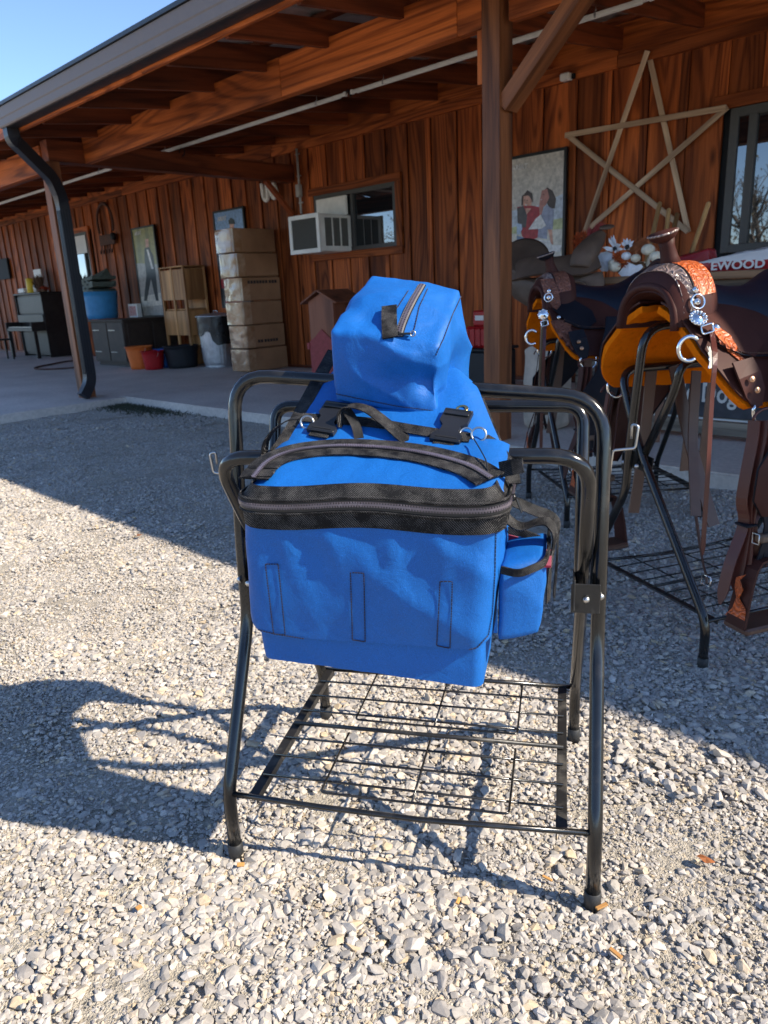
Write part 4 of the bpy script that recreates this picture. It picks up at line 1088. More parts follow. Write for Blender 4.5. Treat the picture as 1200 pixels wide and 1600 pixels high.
def make_saddle(name, label, origin, ang, decor, big=True, group='new dark western saddles with orange fleece on racks'):
    """frame: x front to back, y towards the near side, z up; origin on the spine under the gullet"""
    t = thing(name, label, 'saddle', origin, ang, group)
    zo = origin[2]
    def B(nm, mb, mat, parent=None, **kw): return mb.build(nm, mat, parent or t, (0, 0, 0), local=True, **kw)
    # skirt surface as a function of x station and s (0 spine .. 1 lower edge), side = +-1
    def prof(x, s, side, lift=0.0):
        fl = .02 * (1 - x / .75); top = .128 + .02 * math.exp(-((x - .7) / .2) ** 2)
        a = s * 1.0
        y = .050 + .265 * (1 - (1 - a) ** 1.30) + fl * s; z = top - .05 * s - .235 * s ** 1.4 - .06 * max(0, x) * s
        dy = .32; dz = -(.05 + .235 * 1.4 * max(.05, s) ** .4); nrm = Vector((0, -dz, dy)).normalized()
        q = Vector((x, y, z)) + nrm * lift; q.y *= side; return q
    for side in (1, -1):
        sec = []; fle = []
        for x in -.035 + .695 * np.linspace(0, 1, 34) ** 1.25:
            u = (x + .035) / .695
            smax = .98 - .42 * (1 - min(1, u / .16)) ** 2.2 - .25 * max(0, (u - .80) / .2) ** 2 - .02 * math.sin(u * 3)
            sec.append([prof(x, s * smax, side) for s in np.linspace(0, 1, 12)])
        mb = MB(); mb.grid(sec, thick=.006 * side); B('skirt', mb, 'dark_leather')
        mb = MB(); V = []
        for r in sec:
            V.append([Vector((p.x, p.y, p.z)) + Vector((0, -.010 * side, -.014)) + Vector((0, .002 * math.sin(i * 3 + p.x * 60), .0015 * math.sin(p.x * 90 + i))) for i, p in enumerate(r)])
        mb.grid(V, thick=.020 * side); B('fleece', mb, 'orange_fleece')
        # jockey: second layer, with the stamped edge and the tan corner plate
        sec = []
        for x in np.linspace(.02, .60, 20):
            u = (x - .02) / .58; smax = .64 - .10 * u + .05 * math.sin(u * PI) - .1 * max(0, .12 - u) / .12
            sec.append([prof(x, s * smax, side, .008) for s in np.linspace(0, 1, 9)])
        mb = MB(); mb.grid(sec, thick=.005 * side); B('jockey', mb, 'dark_leather')
        mb = MB(); edge = [r[-1] for r in sec]; mb.tube([p + Vector((0, .001 * side, .002)) for p in edge], .0032, 6); B('edge_braid', mb, 'black_leather')
        mb = MB(); e2 = [r[-2] * .25 + r[-1] * .75 for r in sec]
        for k in range(len(e2) - 1):
            for q in np.linspace(0, 1, 5)[:-1]:
                c = e2[k].lerp(e2[k + 1], q); mb.box(c + Vector((0, .004 * side, .003)), (.004, .003, .004))
        o = B('edge_stamping', mb, 'brown_leather'); o['kind'] = 'stuff'
        f = lambda a, b, l, s_=side: prof(a, b, s_, l)
        mb = MB(); cutout(mb, f, [(.0, .10), (.06, .08), (.10, .20), (.17, .40), (.175, .56), (.12, .66), (.03, .56), (-.02, .36)], .0145); B('rigging_plate', mb, 'dark_leather' if big else 'black_leather', fixn=True)
        # hanging fender and stirrup
        fx = .085; cx = .11; fen = []
        for q, (z, y, hw) in enumerate([(.02, .30, .055), (-.04, .345, .075), (-.12, .37, .105), (-.22, .38, .12), (-.33, .385, .115), (-.42, .385, .07), (-.47, .385, .035)]):
            fen.append([Vector(((fx + .17 if z > -.3 else cx + (.06 if z > -.4 else .01)) + hw * k, (y + .014 * (1 - k * k)) * side, z)) for k in np.linspace(-1, 1, 9)])
        mb = MB(); mb.grid(fen, thick=.005 * side); B('fender', mb, 'dark_leather' if big else 'black_leather')
        for sx in (-.9, .9):
            mb = MB(); mb.tube([r[0 if sx < 0 else -1] for r in fen], .0035, 6); B('fender_braid', mb, 'black_leather')
        for k in (-1, 0, 1):
            mb = MB(); mb.strap([Vector((cx + k * .018, .385 * side, -.44)), Vector((cx + k * .008, .39 * side, -.50)), Vector((cx + k * .012, .39 * side, -.56)), Vector((cx + k * .03, .39 * side, -.63))], .016, .005, (1, 0, .2)); B('stirrup_leather', mb, 'black_leather')
        mb = MB(); mb.box((cx, .392 * side, -.535), (.075, .030, .024), bev=.005); B('keeper', mb, 'old_leather')
        mb = MB(); mb.tube([Vector((cx - .045, (.392 + s1) * side, -.535 + s2)) for s1, s2 in ((-.012, -.014), (.012, -.014), (.012, .016), (-.012, .016))], .002, 6, closed=True); B('buckle', mb, 'zinc')
        # stirrup: bell shaped, wide tread, seen from the front-side
        yc = .39 * side; st = MB()
        bell = [(-.002, -.60), (.030, -.604), (.050, -.625), (.062, -.66), (.074, -.72), (.082, -.775), (.086, -.80)]
        for s2 in (-1, 1):
            st.strap([Vector((cx + a * s2, yc, b)) for a, b in bell], [.045, .05, .056, .062, .068, .072, .074], .007, (0, 1, 0))
        B('stirrup', st, 'dark_leather')
        st = MB(); st.box((cx, yc, -.806), (.178, .095, .022), bev=.006); B('stirrup_tread', st, 'brown_leather')
        if True:
            st = MB(); po = [(-.026, -.64), (-.008, -.665), (-.022, -.69), (-.012, -.72), (-.036, -.745), (-.040, -.785), (.03, -.79), (.008, -.76), (-.003, -.72), (.006, -.69), (.004, -.66)]
            st.prism([Vector((cx - .075 - .010, yc, 0)) + Vector((0, (a * 1.1 + .012), b + .008)) for a, b in po], (.003, 0, 0))
            B('tooled_plate', st, 'tooled_leather', fixn=True)
    # seat: dips between swell and cantle
    seat = []
    for x in np.linspace(.10, .57, 26):
        u = (x - .10) / .47; top = .203 - .040 * math.sin(min(1, u * 1.25) * PI) * .9 + .065 * max(0, (u - .55) / .45) ** 1.7 - .006; wd = .115 + .10 * math.sin(u * PI * .75) ** 1.2
        row = []
        for a in np.linspace(-1, 1, 17): row.append(Vector((x, a * wd, top - .11 * abs(a) ** 2.6 - .02 * abs(a))))
        seat.append(row)
    mb = MB(); mb.grid(seat, thick=.012); B('seat', mb, 'seat_leather')
    mb = MB(); can = []
    for a in np.linspace(-1, 1, 21): can.append([Vector((.575 + .012 * s_ - .05 * a * a * .6, a * (.205 - .02 * s_), .120 + (.150 * (1 - abs(a) ** 2.4)) * s_)) for s_ in np.linspace(0, 1, 6)])
    mb.grid(can, thick=.014); B('cantle', mb, 'dark_leather')
    mb = MB(); mb.tube([r[-1] for r in can], .012, 8); B('cantle_roll', mb, 'seat_leather')
    # swell fork: arch over the gullet
    fork = []
    for x, wd, tp in ((-.045, .168, .180), (-.025, .185, .215), (.015, .192, .232), (.06, .190, .235), (.095, .172, .232), (.115, .145, .222)):
        fork.append(arch_pts(x, wd * .79, tp, .055 if x < .1 else .06, pw=2.5, n=27))
    mb = MB(); mb.grid(fork, smooth=True, thick=-.004); B('swell', mb, 'dark_leather')
    inner = [arch_pts(x, wd * .79, tp, .045, pw=2.3, n=27) for x, wd, tp in ((-.047, .150, .160), (-.02, .142, .150), (.04, .132, .140), (.10, .125, .130), (.3, .12, .118))]
    mb = MB(); mb.grid(inner, smooth=True, thick=.004); B('gullet', mb, 'dark_leather')
    lip = [arch_pts(-.046, .128, .172, .045, pw=2.4, n=31)]
    mb = MB(); mb.tube(lip[0], .0125, 8); B('gullet_roll', mb, 'dark_leather')
    band_ = []
    for x, k in ((-.030, 1), (-.018, 1), (.012, 1)):
        pass
    P1 = arch_pts(-.030, .146, .216, .045, pw=2.5, n=31); P2 = arch_pts(.004, .1545, .236, .045, pw=2.5, n=31); P3 = arch_pts(.085, .152, .242, .06, pw=2.5, n=31)
    mb = MB(); mb.grid([P1[2:-2], P2[2:-2]], thick=-.002); B('stamped_band', mb, 'silver_leather')
    mb = MB(); mb.grid([[p.lerp(q, .10) for p, q in zip(P2, P3)][4:-4], [p.lerp(q, .95) for p, q in zip(P2, P3)][4:-4]], thick=-.002); B('swell_plate', mb, 'tooled_leather' if big else 'basket_leather')
    for k in (0, 2, 4, 26, 28): pass
    mb = MB(); mb.tube([p + Vector((0, 0, .001)) for p in [a.lerp(b, .05) for a, b in zip(P2, P3)][3:-3]], .0022, 6); B('edge_braid', mb, 'black_leather')
    # horn: neck leaning forward, broad tilted cap with a bound rim
    mb = MB(); mb.tube([(.035, 0, .22), (.025, 0, .255), (.015, 0, .285), (.008, 0, .312)], [.036, .026, .022, .026], 16); B('horn_neck', mb, 'dark_leather')
    ax = Vector((-.30, 0, 1)).normalized()
    mb = MB(); mb.lathe((.002, 0, .305), [(.018, -.006), (.034, .002), (.042, .012), (.044, .018), (.0415, .023), (.0005, .0255)], 26, axis=tuple(ax)); B('horn_cap', mb, 'dark_leather' if big else 'black_leather')
    mb = MB(); mb.tube([Vector((.002, 0, .305)) + ax * .019 + (ax.orthogonal().normalized() * math.cos(a) + ax.cross(ax.orthogonal().normalized()) * math.sin(a)) * .043 for a in np.linspace(0, 2 * PI, 33)[:-1]], .0035, 8, closed=True); B('horn_rim', mb, 'silver_leather')
    # silver and straps: spots read off the photo on the side that faces it, mirrored to the far side
    fr = Frame((origin[0], origin[1], origin[2]), (math.cos(ang), math.sin(ang), 0), (-math.sin(ang), math.cos(ang), 0))
    obs = [o for o in t.children if o.name.split('.')[0] in ('swell', 'skirt', 'jockey', 'rigging_plate', 'stamped_band', 'swell_plate', 'gullet_roll')]
    V = []; Fc = []
    for o in obs:
        n = len(V); V += [v.co.copy() for v in o.data.vertices]; Fc += [[i + n for i in p.vertices] for p in o.data.polygons]
    tree = BVHTree.FromPolygons(V, Fc); c0 = CAM - fr.o; cl = Vector((c0 @ fr.er, c0 @ fr.ed, c0[2])); sg = 1 if cl.y > 0 else -1
    def hit(px, py, lift=.004):
        dd = ray(px, py); dl = Vector((dd @ fr.er, dd @ fr.ed, dd[2])).normalized(); h = tree.ray_cast(cl, dl)
        if h[0] is None or h[0].y * sg < -.02:
            k = (sg * .27 - cl.y) / dl.y; return cl + dl * k, Vector((-.3, sg, .4)).normalized()
        n = h[1] if h[1].dot(dl) < 0 else -h[1]; return h[0] + n * lift, n
    def mir(p, side): return p if side == sg else Vector((p.x, -p.y, p.z))
    D = decor
    for side in (sg, -sg):
      if side == sg:
        for key, mt_ in (('plate', 'tooled_leather' if big else 'basket_leather'), ('upper_plate', 'basket_leather')):
            if key in D:
                mb = MB(); cutout(mb, lambda a, b, l: mir(hit(a, b, l)[0], side), D[key], .005); B(key if key == 'upper_plate' else 'corner_plate', mb, mt_, fixn=True)
        c, n_ = hit(*D['ring']); c = mir(c, side); n_ = mir(n_, side); u = n_.orthogonal().normalized(); v_ = n_.cross(u)
        mb = MB(); mb.tube([c + (u * math.cos(a) + v_ * math.sin(a)) * .0205 + n_ * .004 for a in np.linspace(0, 2 * PI, 25)[:-1]], .0030, 8, closed=True); B('ring', mb, 'chrome')
        mb = MB(); disc(mb, c, n_, .010); disc(mb, mir(hit(*D['top'])[0], side), n_, .009); B('concho', mb, 'chrome')['kind'] = 'stuff'
        c, n_ = hit(*D['concho'], .006); c = mir(c, side); n_ = mir(n_, side); n_ = (n_ + Vector((-.25, .3 * side, 0))).normalized()
        mb = MB(); disc(mb, c + n_ * .004, n_, .025, .006, 24); B('concho', mb, 'chrome')
        for k in range(14 if big else 8):
            a = 2 * PI * k / (14 if big else 8); u = n_.orthogonal().normalized(); v_ = n_.cross(u); q = c + (u * math.cos(a) + v_ * math.sin(a)) * .0225 + n_ * .008
            if k == 0: bb = MB()
            bb.lathe(q, [(.0052, -.003), (.0050, .001), (.0030, .004), (.0002, .005)], 8, axis=tuple(n_))
        o = B('concho_beads', bb, 'chrome'); o['kind'] = 'stuff'
        c = mir(hit(*D['stud'])[0], side); mb = MB(); disc(mb, c, n_, .009, .004, 14); B('stud', mb, 'chrome')
        c = mir(hit(*D['buckle'], .008)[0], side); mb = MB(); uu = Vector((.9, .35 * side, .25)); vv = Vector((.1, .3 * side, -1)).normalized()
        mb.tube(bend_path([c + uu * -.016 + vv * -.012, c + uu * .016 + vv * -.012, c + uu * .016 + vv * .012, c + uu * -.016 + vv * .012, c + uu * -.016 + vv * -.012], .006, 3)[:-1], .0032, 6, closed=True); B('buckle', mb, 'chrome')
        c = mir(hit(*D['dee'], .012)[0], side); mb = MB(); mb.tube([c + Vector((.026 * math.cos(a), .012 * side * math.cos(a), .033 * math.sin(a))) for a in np.linspace(.7, 5.4, 22)], [.0038] + [.0060] * 20 + [.0038], 8); B('dee', mb, 'chrome')
        if big:
            c = mir(hit(1103, 545, .012)[0], side); tt = mir(hit(1117, 572, .022)[0], side); ww = (tt - c); sd = ww.cross(Vector((0, side, .3))).normalized()
            mb = MB(); mb.strap(smooth_path([c, c + ww * .35 - sd * .006, c + ww * .7 - sd * .010, tt + sd * .004], 4), [.008] * 3 + [.014] * 3 + [.020] * 4 + [.016, .010, .003], .003, tuple(sd)); B('keeper_tip', mb, 'chrome')
        s0 = [mir(hit(*D['string'][0], .014)[0], side)]
        yb = s0[0].y
        for (x_, y_) in D['string'][1:]:
            dd = ray(x_, y_); dl = Vector((dd @ fr.er, dd @ fr.ed, dd[2])); yl = .31 * sg; k = (yl - cl.y) / dl.y; s0.append(mir(cl + dl * k, side))
        s0 = smooth_path(s0, 5); mb = MB(); mb.strap(s0, [.015] * (len(s0) - 4) + [.016, .015, .010, .002], .003, (1, .0, 0)); B('saddle_string', mb, 'oiled_leather')
        for q in s0[:1]: mb = MB(); mb.box(q, (.020, .012, .014), bev=.004); B('knot', mb, 'oiled_leather')
    for side in (sg, -sg):
        mb = MB(); mb.strap([Vector((.055, .292 * side, -.035)), Vector((.062, .315 * side, -.075)), Vector((.078, .325 * side, -.125)), Vector((.088, .33 * side, -.165))], [.075, .08, .07, .03], .006, (1, 0, 0)); B('rigging', mb, 'dark_leather' if big else 'black_leather')
        for (rx, rz_) in ((.058, -.085), (.070, -.115)): mb = MB(); disc(mb, (rx, (.330 + .01 * (rz_ < -.1)) * side, rz_), (-.2, side, .2), .009, .003, 12); B('rivet', mb, 'brass_dull')
        mb = MB(); mb.tube([Vector((.105, .338 * side, -.175)) + Vector((.040 * math.cos(a), .0, .040 * math.sin(a))) for a in np.linspace(PI * .85, PI * 2.15, 16)], .0048, 8); B('dee', mb, 'chrome')
        # folded latigo: doubled strap looped through the dee, tied in the middle
        for k, (xt, xm, xb, zb3, dy) in enumerate([(.070, .045, -.005, -.74, 0), (.088, .062, .035, -.70, .010), (.105, .078, .045, -.78, .020), (.145, .120, .100, -.62, .026)]):
            pth = smooth_path([Vector((xt, (.340 + dy) * side, -.200)), Vector((xt - .005, (.345 + dy) * side, -.26)), Vector((xm, (.348 + dy * .6) * side, -.42)), Vector((.058 + .006 * k, (.350 + dy * .3) * side, -.50)), Vector(((xm + xb) / 2, (.350 + dy) * side, -.62)), Vector((xb, (.352 + dy) * side, zb3))], 5)
            mb = MB(); mb.strap(pth, [.034] * (len(pth) - 2) + [.026, .008], .0042, (.30 if k < 3 else .8, .95 * side, 0)); B('latigo', mb, 'oiled_leather' if big else 'dark_leather')
        mb = MB(); mb.tube([Vector((.10, .345 * side, -.195)) + Vector((.050 * math.cos(a), .01 * side, .030 * math.sin(a))) for a in np.linspace(0, PI, 12)], .004, 5); B('latigo_fold', mb, 'oiled_leather')
        mb = MB(); mb.box((.062, .355 * side, -.50), (.040, .050, .007), bev=.003); B('tie', mb, 'black_leather')
        for xx, zz in ((.42, -.52), (.50, -.60)):
            mb = MB(); mb.strap(smooth_path([Vector((xx, .28 * side, -.06)), Vector((xx, .30 * side, -.2)), Vector((xx - .02, .30 * side, zz))], 5), .038, .005, (1, 0, 0)); B('billet', mb, 'brown_leather')
    # girth strap and breast strap that hang under the bars, with a buckle
    for (x0_, y0_, z0_, x1_, y1_, z1_, wd_) in ((.16, -.22, -.10, .10, -.20, -.62, .045), (.24, -.20, -.10, .33, -.05, -.66, .05), (.30, -.16, -.12, .22, -.02, -.60, .04)):
        mb = MB(); mb.strap(smooth_path([Vector((x0_, y0_ * sg, z0_)), Vector(((x0_ + x1_) / 2 + .01, (y0_ * .7 + y1_ * .3) * sg, (z0_ + z1_) / 2)), Vector((x1_, y1_ * sg, z1_))], 5), wd_, .005, (1, 0, 0)); B('girth_strap', mb, 'brown_leather')
    lo_ = smooth_path([Vector((.22, -.02 * sg, -.60)), Vector((.20, .05 * sg, -.74)), Vector((.14, .14 * sg, -.76)), Vector((.08, .20 * sg, -.735))], 6)
    mb = MB(); mb.strap(lo_, .022, .004, (0, .2, 1)); B('girth_strap', mb, 'brown_leather')
    q = lo_[-1]; mb = MB(); mb.tube([q + Vector((0, a * .02, b * .016)) for a, b in ((-1, -1), (1, -1), (1, 1), (-1, 1))], .0028, 6, closed=True); B('buckle', mb, 'chrome')
    # cinch hanging across under the tree
    return t
m_ = leather('silver_leather', (.38, .27, .23), rough=.3, tool=.85, spec=.8)
metal_paint('brass_dull', (.45, .26, .16), rough=.35, metallic=.8)
so = Vector(K2.o + K2.er * WID + K2.ed * .305); 
ang = math.atan2(-K2.er[1], -K2.er[0])   # x axis = front to back
# x axis along -er, y axis = ed needs a left handed check
xa = Vector(-K2.er); ya = Vector((-xa.y, xa.x, 0))
SIDE = 1 if ya.dot(Vector(K2.ed)) > 0 else -1
DEC1 = dict(ring=(1088, 472), top=(1085, 454), concho=(1088, 502), stud=(1119, 512), buckle=(1103, 517), dee=(1077, 545), string=[(1108, 524), (1117, 560), (1112, 625), (1106, 740), (1100, 830), (1098, 868)],
            plate=[(1111, 515), (1124, 514), (1140, 526), (1154, 550), (1171, 576), (1157, 567), (1141, 554), (1122, 531)])
DEC2 = dict(ring=(858, 465), top=(858, 455), concho=(849, 492), stud=(873, 497), buckle=(851, 505), dee=(831, 527), string=[(851, 511), (850, 545), (848, 600), (846, 660), (845, 720)],
            plate=[(860, 502), (880, 501), (893, 507), (891, 513), (897, 527), (899, 542), (895, 547), (883, 542), (873, 525), (865, 513)],
            upper_plate=[(845, 437), (865, 436), (872, 453), (876, 477), (870, 485), (863, 480), (852, 460)])
saddle1 = make_saddle('western_saddle', 'large dark western saddle with orange fleece and bright tooled pommel on the right rack', (so.x, so.y, 1.005), ang, DEC1, True)

K3o = np.array([-2.13, 3.36, 0.0]); _t3 = R_(50); _er3 = -np.array([math.cos(_t3), math.sin(_t3), 0]); _ed3 = np.array([-_er3[1], _er3[0], 0])
K3 = Frame(K3o - _er3 * WID - _ed3 * .265, _er3, _ed3)
rack3 = make_rack(K3, 'black tubular rack under the smaller saddle between the post and the orange fleece', skew=(1.055, 1.055), hooks=False)
a3 = math.atan2(-_er3[1], -_er3[0])
saddle2 = make_saddle('western_saddle', 'dark saddle with basket stamped corner plates and silver dee standing nearer the porch post', (K3o[0], K3o[1], 1.015), a3, DEC2, False)
for o in (rack1, rack2, rack3): o['group'] = 'black folding saddle racks on the gravel'
# ------------------------------------------------------------------ things along the wall and on the porch
def flatcol(name, c, rough=.7, var=.04): return plain(name, c, rough, var=.28 if name[:2] == 'p_' else var, nscale=22 if name[:2] == 'p_' else 6, bmp=0)
for nm, c in dict(p_sky=(.55, .50, .44), p_haze=(.50, .55, .62), p_field=(.50, .52, .28), p_sand=(.62, .58, .50), p_red=(.36, .03, .035), p_skin=(.62, .33, .24), p_skin2=(.45, .20, .16), p_hair=(.07, .045, .035), p_vest=(.09, .075, .07),
                  p_blouse=(.30, .32, .42), p_white=(.70, .68, .66), p_jean=(.18, .24, .36), p_blue=(.22, .36, .58), p_blue2=(.42, .52, .66), p_tan=(.42, .34, .22), p_green=(.30, .28, .10), p_green2=(.20, .20, .07), p_dark=(.03, .035, .04), p_grey=(.38, .36, .33)).items(): flatcol(nm, c, .35)
flatcol('black_frame', (.012, .012, .013), .4); flatcol('sign_white', (.74, .71, .66), .5); flatcol('sign_red', (.45, .03, .03), .5); flatcol('lettering', (.62, .62, .58), .7)
def poster(name, label, corners, layers, Y=WY - .05, bottomz=None, text=None):
    """framed flat print; its picture is laid out in the metres of the print: (x from 0 to 1, z from 0 to 1)"""
    (x0, x1, z0, z1) = corners
    t = thing(name, label, 'poster', ((x0 + x1) / 2, Y, z0)); fr = .03
    mb = MBo(t)
    for a, b, c, d in ((x0, x1, z0, z0 + fr), (x0, x1, z1 - fr, z1), (x0, x0 + fr, z0 + fr, z1 - fr), (x1 - fr, x1, z0 + fr, z1 - fr)): mb.box(((a + b) / 2, Y, (c + d) / 2), (b - a, .04, d - c))
    mb.build('frame', 'black_frame', t, base_of(t))
    w_, h_ = x1 - x0 - 2 * fr, z1 - z0 - 2 * fr
    def pt(u, v_, y): return (x0 + fr + u * w_, y, z0 + fr + v_ * h_)
    pr_ = None
    mb = MBo(t); mats = []
    for i, (mat, poly) in enumerate(layers):
        if mat not in mats: mats.append(mat)
        y = Y - .006 - .0006 * i
        poly = [(min(1, max(0, u)), min(1, max(0, v_))) for u, v_ in poly]
        n0 = len(mb.v); mb.add([pt(u, v_, y) for u, v_ in poly], [tuple(range(len(poly)))], mi=mats.index(mat))
    pr_ = mb.build('print', mats, t, base_of(t)); W[pr_.name] = base_of(t)
    if text:
        s_, u, v_, sz = text; M = Matrix.Translation(pt(u, v_, Y - .025)) @ Matrix.Rotation(PI / 2, 4, 'X')
        text_mesh('print_lettering', s_, sz, 'p_white', t, M, .0005, .002)
    return t
def ell(cx, cz, rx, rz, n=14, a0=0, a1=2 * PI): return [(cx + rx * math.cos(a), cz + rz * math.sin(a)) for a in np.linspace(a0, a1, n, endpoint=False)]
FULL = [(0, 0), (1, 0), (1, 1), (0, 1)]
def from_px(ox, oy, k, pts, corners, Y=WY - .056):
    """shape in the print traced from the photo and carried onto the print's own plane"""
    x0, x1, z0, z1 = corners; out = []
    for x, y in pts:
        q = atY(ox + x / k, oy + y / k, Y); out.append(((q.x - x0 - .03) / (x1 - x0 - .06), (q.z - z0 - .03) / (z1 - z0 - .06)))
    return out
pc = (-5.36, -4.55, 1.40, 2.575)
g_ = lambda pts: from_px(800, 230, 9.41, pts, pc)
poster('framed_poster', 'framed poster of two laughing women, one in a red top, left of the wooden star', pc, [
    ('p_sky', FULL), ('p_haze', [(0, .52), (.55, .54), (1, .62), (1, .33), (0, .33)]), ('p_field', [(0, .36), (1, .40), (1, .22), (0, .22)]), ('p_sand', [(0, .30), (1, .30), (1, 0), (0, 0)]),
    ('p_hair', g_([(520, 590), (600, 640), (650, 760), (630, 900), (560, 900), (500, 800), (470, 640)])), ('p_skin2', g_([(440, 640), (520, 610), (550, 740), (500, 850), (440, 900), (400, 860), (420, 740)])),
    ('p_blouse', g_([(510, 850), (620, 920), (600, 1210), (520, 1210), (520, 1350), (380, 1330), (380, 1060)])), ('p_skin2', g_([(400, 860), (470, 860), (440, 980), (380, 1060)])), ('p_skin', g_([(530, 1210), (590, 1210), (610, 1430), (580, 1430)])),
    ('p_hair', g_([(230, 630), (300, 680), (310, 800), (160, 860), (160, 720)])), ('p_skin', g_([(170, 720), (250, 710), (300, 790), (270, 890), (210, 920), (160, 830)])),
    ('p_red', g_([(80, 880), (200, 860), (300, 860), (400, 880), (410, 1000), (360, 1100), (390, 1220), (380, 1330), (220, 1400), (150, 1300)])), ('p_vest', g_([(80, 900), (170, 860), (230, 1000), (210, 1180), (90, 1180)])), ('p_skin', g_([(200, 900), (290, 900), (220, 990)])), ('p_white', g_([(196, 838), (232, 846), (212, 866)])), ('p_hair', g_([(180, 775), (200, 772), (200, 782), (182, 785)])), ('p_hair', g_([(222, 778), (244, 780), (244, 790), (222, 788)])), ('p_white', g_([(426, 772), (448, 764), (442, 786)])), ('p_hair', g_([(462, 690), (482, 690), (482, 700), (462, 700)])), ('p_hair', g_([(150, 720), (175, 700), (170, 850), (145, 860)])),
    ('p_blue2', g_([(80, 1120), (150, 1130), (160, 1200), (120, 1290), (80, 1280)])), ('p_white', g_([(360, 1050), (430, 990), (510, 1150), (440, 1200), (250, 1210)])), ('p_jean', g_([(80, 1300), (180, 1330), (330, 1390), (200, 1400), (80, 1400)])), ('p_white', g_([(200, 1400), (360, 1360), (560, 1370), (600, 1440), (740, 1440), (720, 1540), (560, 1540), (400, 1480)]))],
    text=('ARIAT', .26, .915, .075))
pc2 = (-11.24, -10.37, 1.05, 2.60)
g_ = lambda pts: from_px(320, 320, 1, [(a - 320 + 0, b - 320) for a, b in pts], pc2)
poster('framed_poster', 'framed poster of a man in a cap against blue sky, behind the cardboard box stack', pc2, [
    ('p_blue', FULL), ('p_blue2', [(0, .72), (1, .72), (1, .3), (0, .3)]), ('p_tan', [(0, .40), (1, .36), (1, .2), (0, .2)]), ('p_red', [(0, .30), (.6, .31), (.6, .2), (0, .2)]), ('p_dark', [(0, .20), (1, .2), (1, 0), (0, 0)]), ('p_tan', [(.1, .17), (.6, .17), (.6, .12), (.1, .12)]), ('p_red', [(.1, .10), (.7, .1), (.7, .02), (.1, .02)]),
    ('p_dark', g_([(358, 366), (364, 362), (372, 362), (376, 372), (376, 420), (360, 400), (352, 405), (352, 380)])), ('p_skin', g_([(353, 392), (358, 394), (357, 440), (352, 420)])), ('p_skin', g_([(359, 350), (366, 350), (366, 362), (360, 360)])), ('p_dark', g_([(357, 345), (361, 340), (366, 343), (368, 350), (358, 350)]))],
    text=('ARIAT', .30, .93, .09))
pc3 = (-14.06, -13.2, .93, 2.58)
g_ = lambda pts: from_px(0, 0, 1, pts, pc3)
poster('framed_poster', 'tall olive green poster of a leaning man in dark clothes, above the black cabinet', pc3, [
    ('p_green', FULL), ('p_green2', [(.2, 1), (.35, 1), (.3, .6), (.1, .6)]), ('p_green2', [(.6, 1), (.75, 1), (.8, .6), (.6, .6)]), ('p_grey', [(0, .62), (1, .58), (1, 0), (0, 0)]), ('p_sand', [(0, .22), (1, .26), (1, .12), (0, .1)]),
    ('p_dark', g_([(226, 388), (233, 386), (240, 400), (244, 430), (248, 470), (244, 470), (236, 436), (230, 470), (225, 470), (229, 430), (226, 405)])), ('p_white', g_([(229, 390), (232, 390), (240, 420), (237, 420)])), ('p_skin', g_([(227, 374), (232, 373), (233, 386), (228, 387)]))],
    text=('ARIAT', .3, .95, .09))

# five pointed star of five laths
sx_ = [atY(1013, 84, WY - .03), atY(1074, 360, WY - .03), atY(889, 212, WY - .03), atY(1134, 170, WY - .03), atY(917, 360, WY - .03)]
st_ = thing('wooden_star', 'big open five pointed star of weathered laths on the wall right of the post', 'star', (sx_[0].x, WY - .03, sx_[4].z))
for k in range(5):
    a, b = sx_[k], sx_[(k + 1) % 5]; off = Vector((0, .010 - .0145 * [0, 2, 4, 1, 3][k], 0)); e = (b - a).normalized() * .02
    beam_between('lath', a + off - e, b + off + e, .012, .050, 'star_wood', st_, side=(0, 1, 0) if False else (0, 0, 1)) if False else None
    x_ = (b - a).normalized(); y_ = Vector((0, 1, 0)); z_ = x_.cross(y_)
    me = MB().box((0, 0, 0), ((b - a).length + .04, .014, .052), bev=.003).mesh('lath'); me.materials.append(MATS['star_wood'])
    o = link('lath', me, None, st_, (a + b) / 2 + off); o.rotation_euler = Matrix((x_, y_, z_)).transposed().to_euler()

# window air conditioner
t = thing('air_conditioner', 'white window air conditioner with dusty grille sticking out of the timber wall', 'air conditioner', (-8.25, 7.3, 1.80))
W_ = base_of(t)
ax0, ax1, ay0, az0, az1 = -8.60, -7.98, 7.02, 1.76, 2.24
mb = MBo(t); mb.box(((ax0 + ax1) / 2, (ay0 + WY) / 2 + .01, (az0 + az1) / 2), (ax1 - ax0, WY - ay0 - .0, az1 - az0), bev=.012); mb.build('housing', 'white_plastic', t, W_)
mb = MBo(t)
for a, b, c, d in ((ax0 - .01, ax1 + .01, az0 - .01, az0 + .045), (ax0 - .01, ax1 + .01, az1 - .045, az1 + .01), (ax0 - .01, ax0 + .05, az0 + .045, az1 - .045), (ax1 - .05, ax1 + .01, az0 + .045, az1 - .045)): mb.box(((a + b) / 2, ay0 - .008, (c + d) / 2), (b - a, .03, d - c), bev=.004)
mb.build('front_frame', 'white_plastic', t, W_)
flatcol('grille_grey', (.13, .125, .11), .7)
mb = MBo(t); mb.box(((ax0 + ax1) / 2, ay0 - .004, (az0 + az1) / 2), (ax1 - ax0 - .1, .012, az1 - az0 - .1)); mb.build('grille', 'grille_grey', t, W_)
gr = MBo(t)
for k in range(34): x = ax0 + .06 + k * (ax1 - ax0 - .12) / 33; gr.box((x, ay0 - .012, (az0 + az1) / 2), (.004, .006, az1 - az0 - .1))
o = gr.build('fins', 'grille_grey', t, W_); o['kind'] = 'stuff'
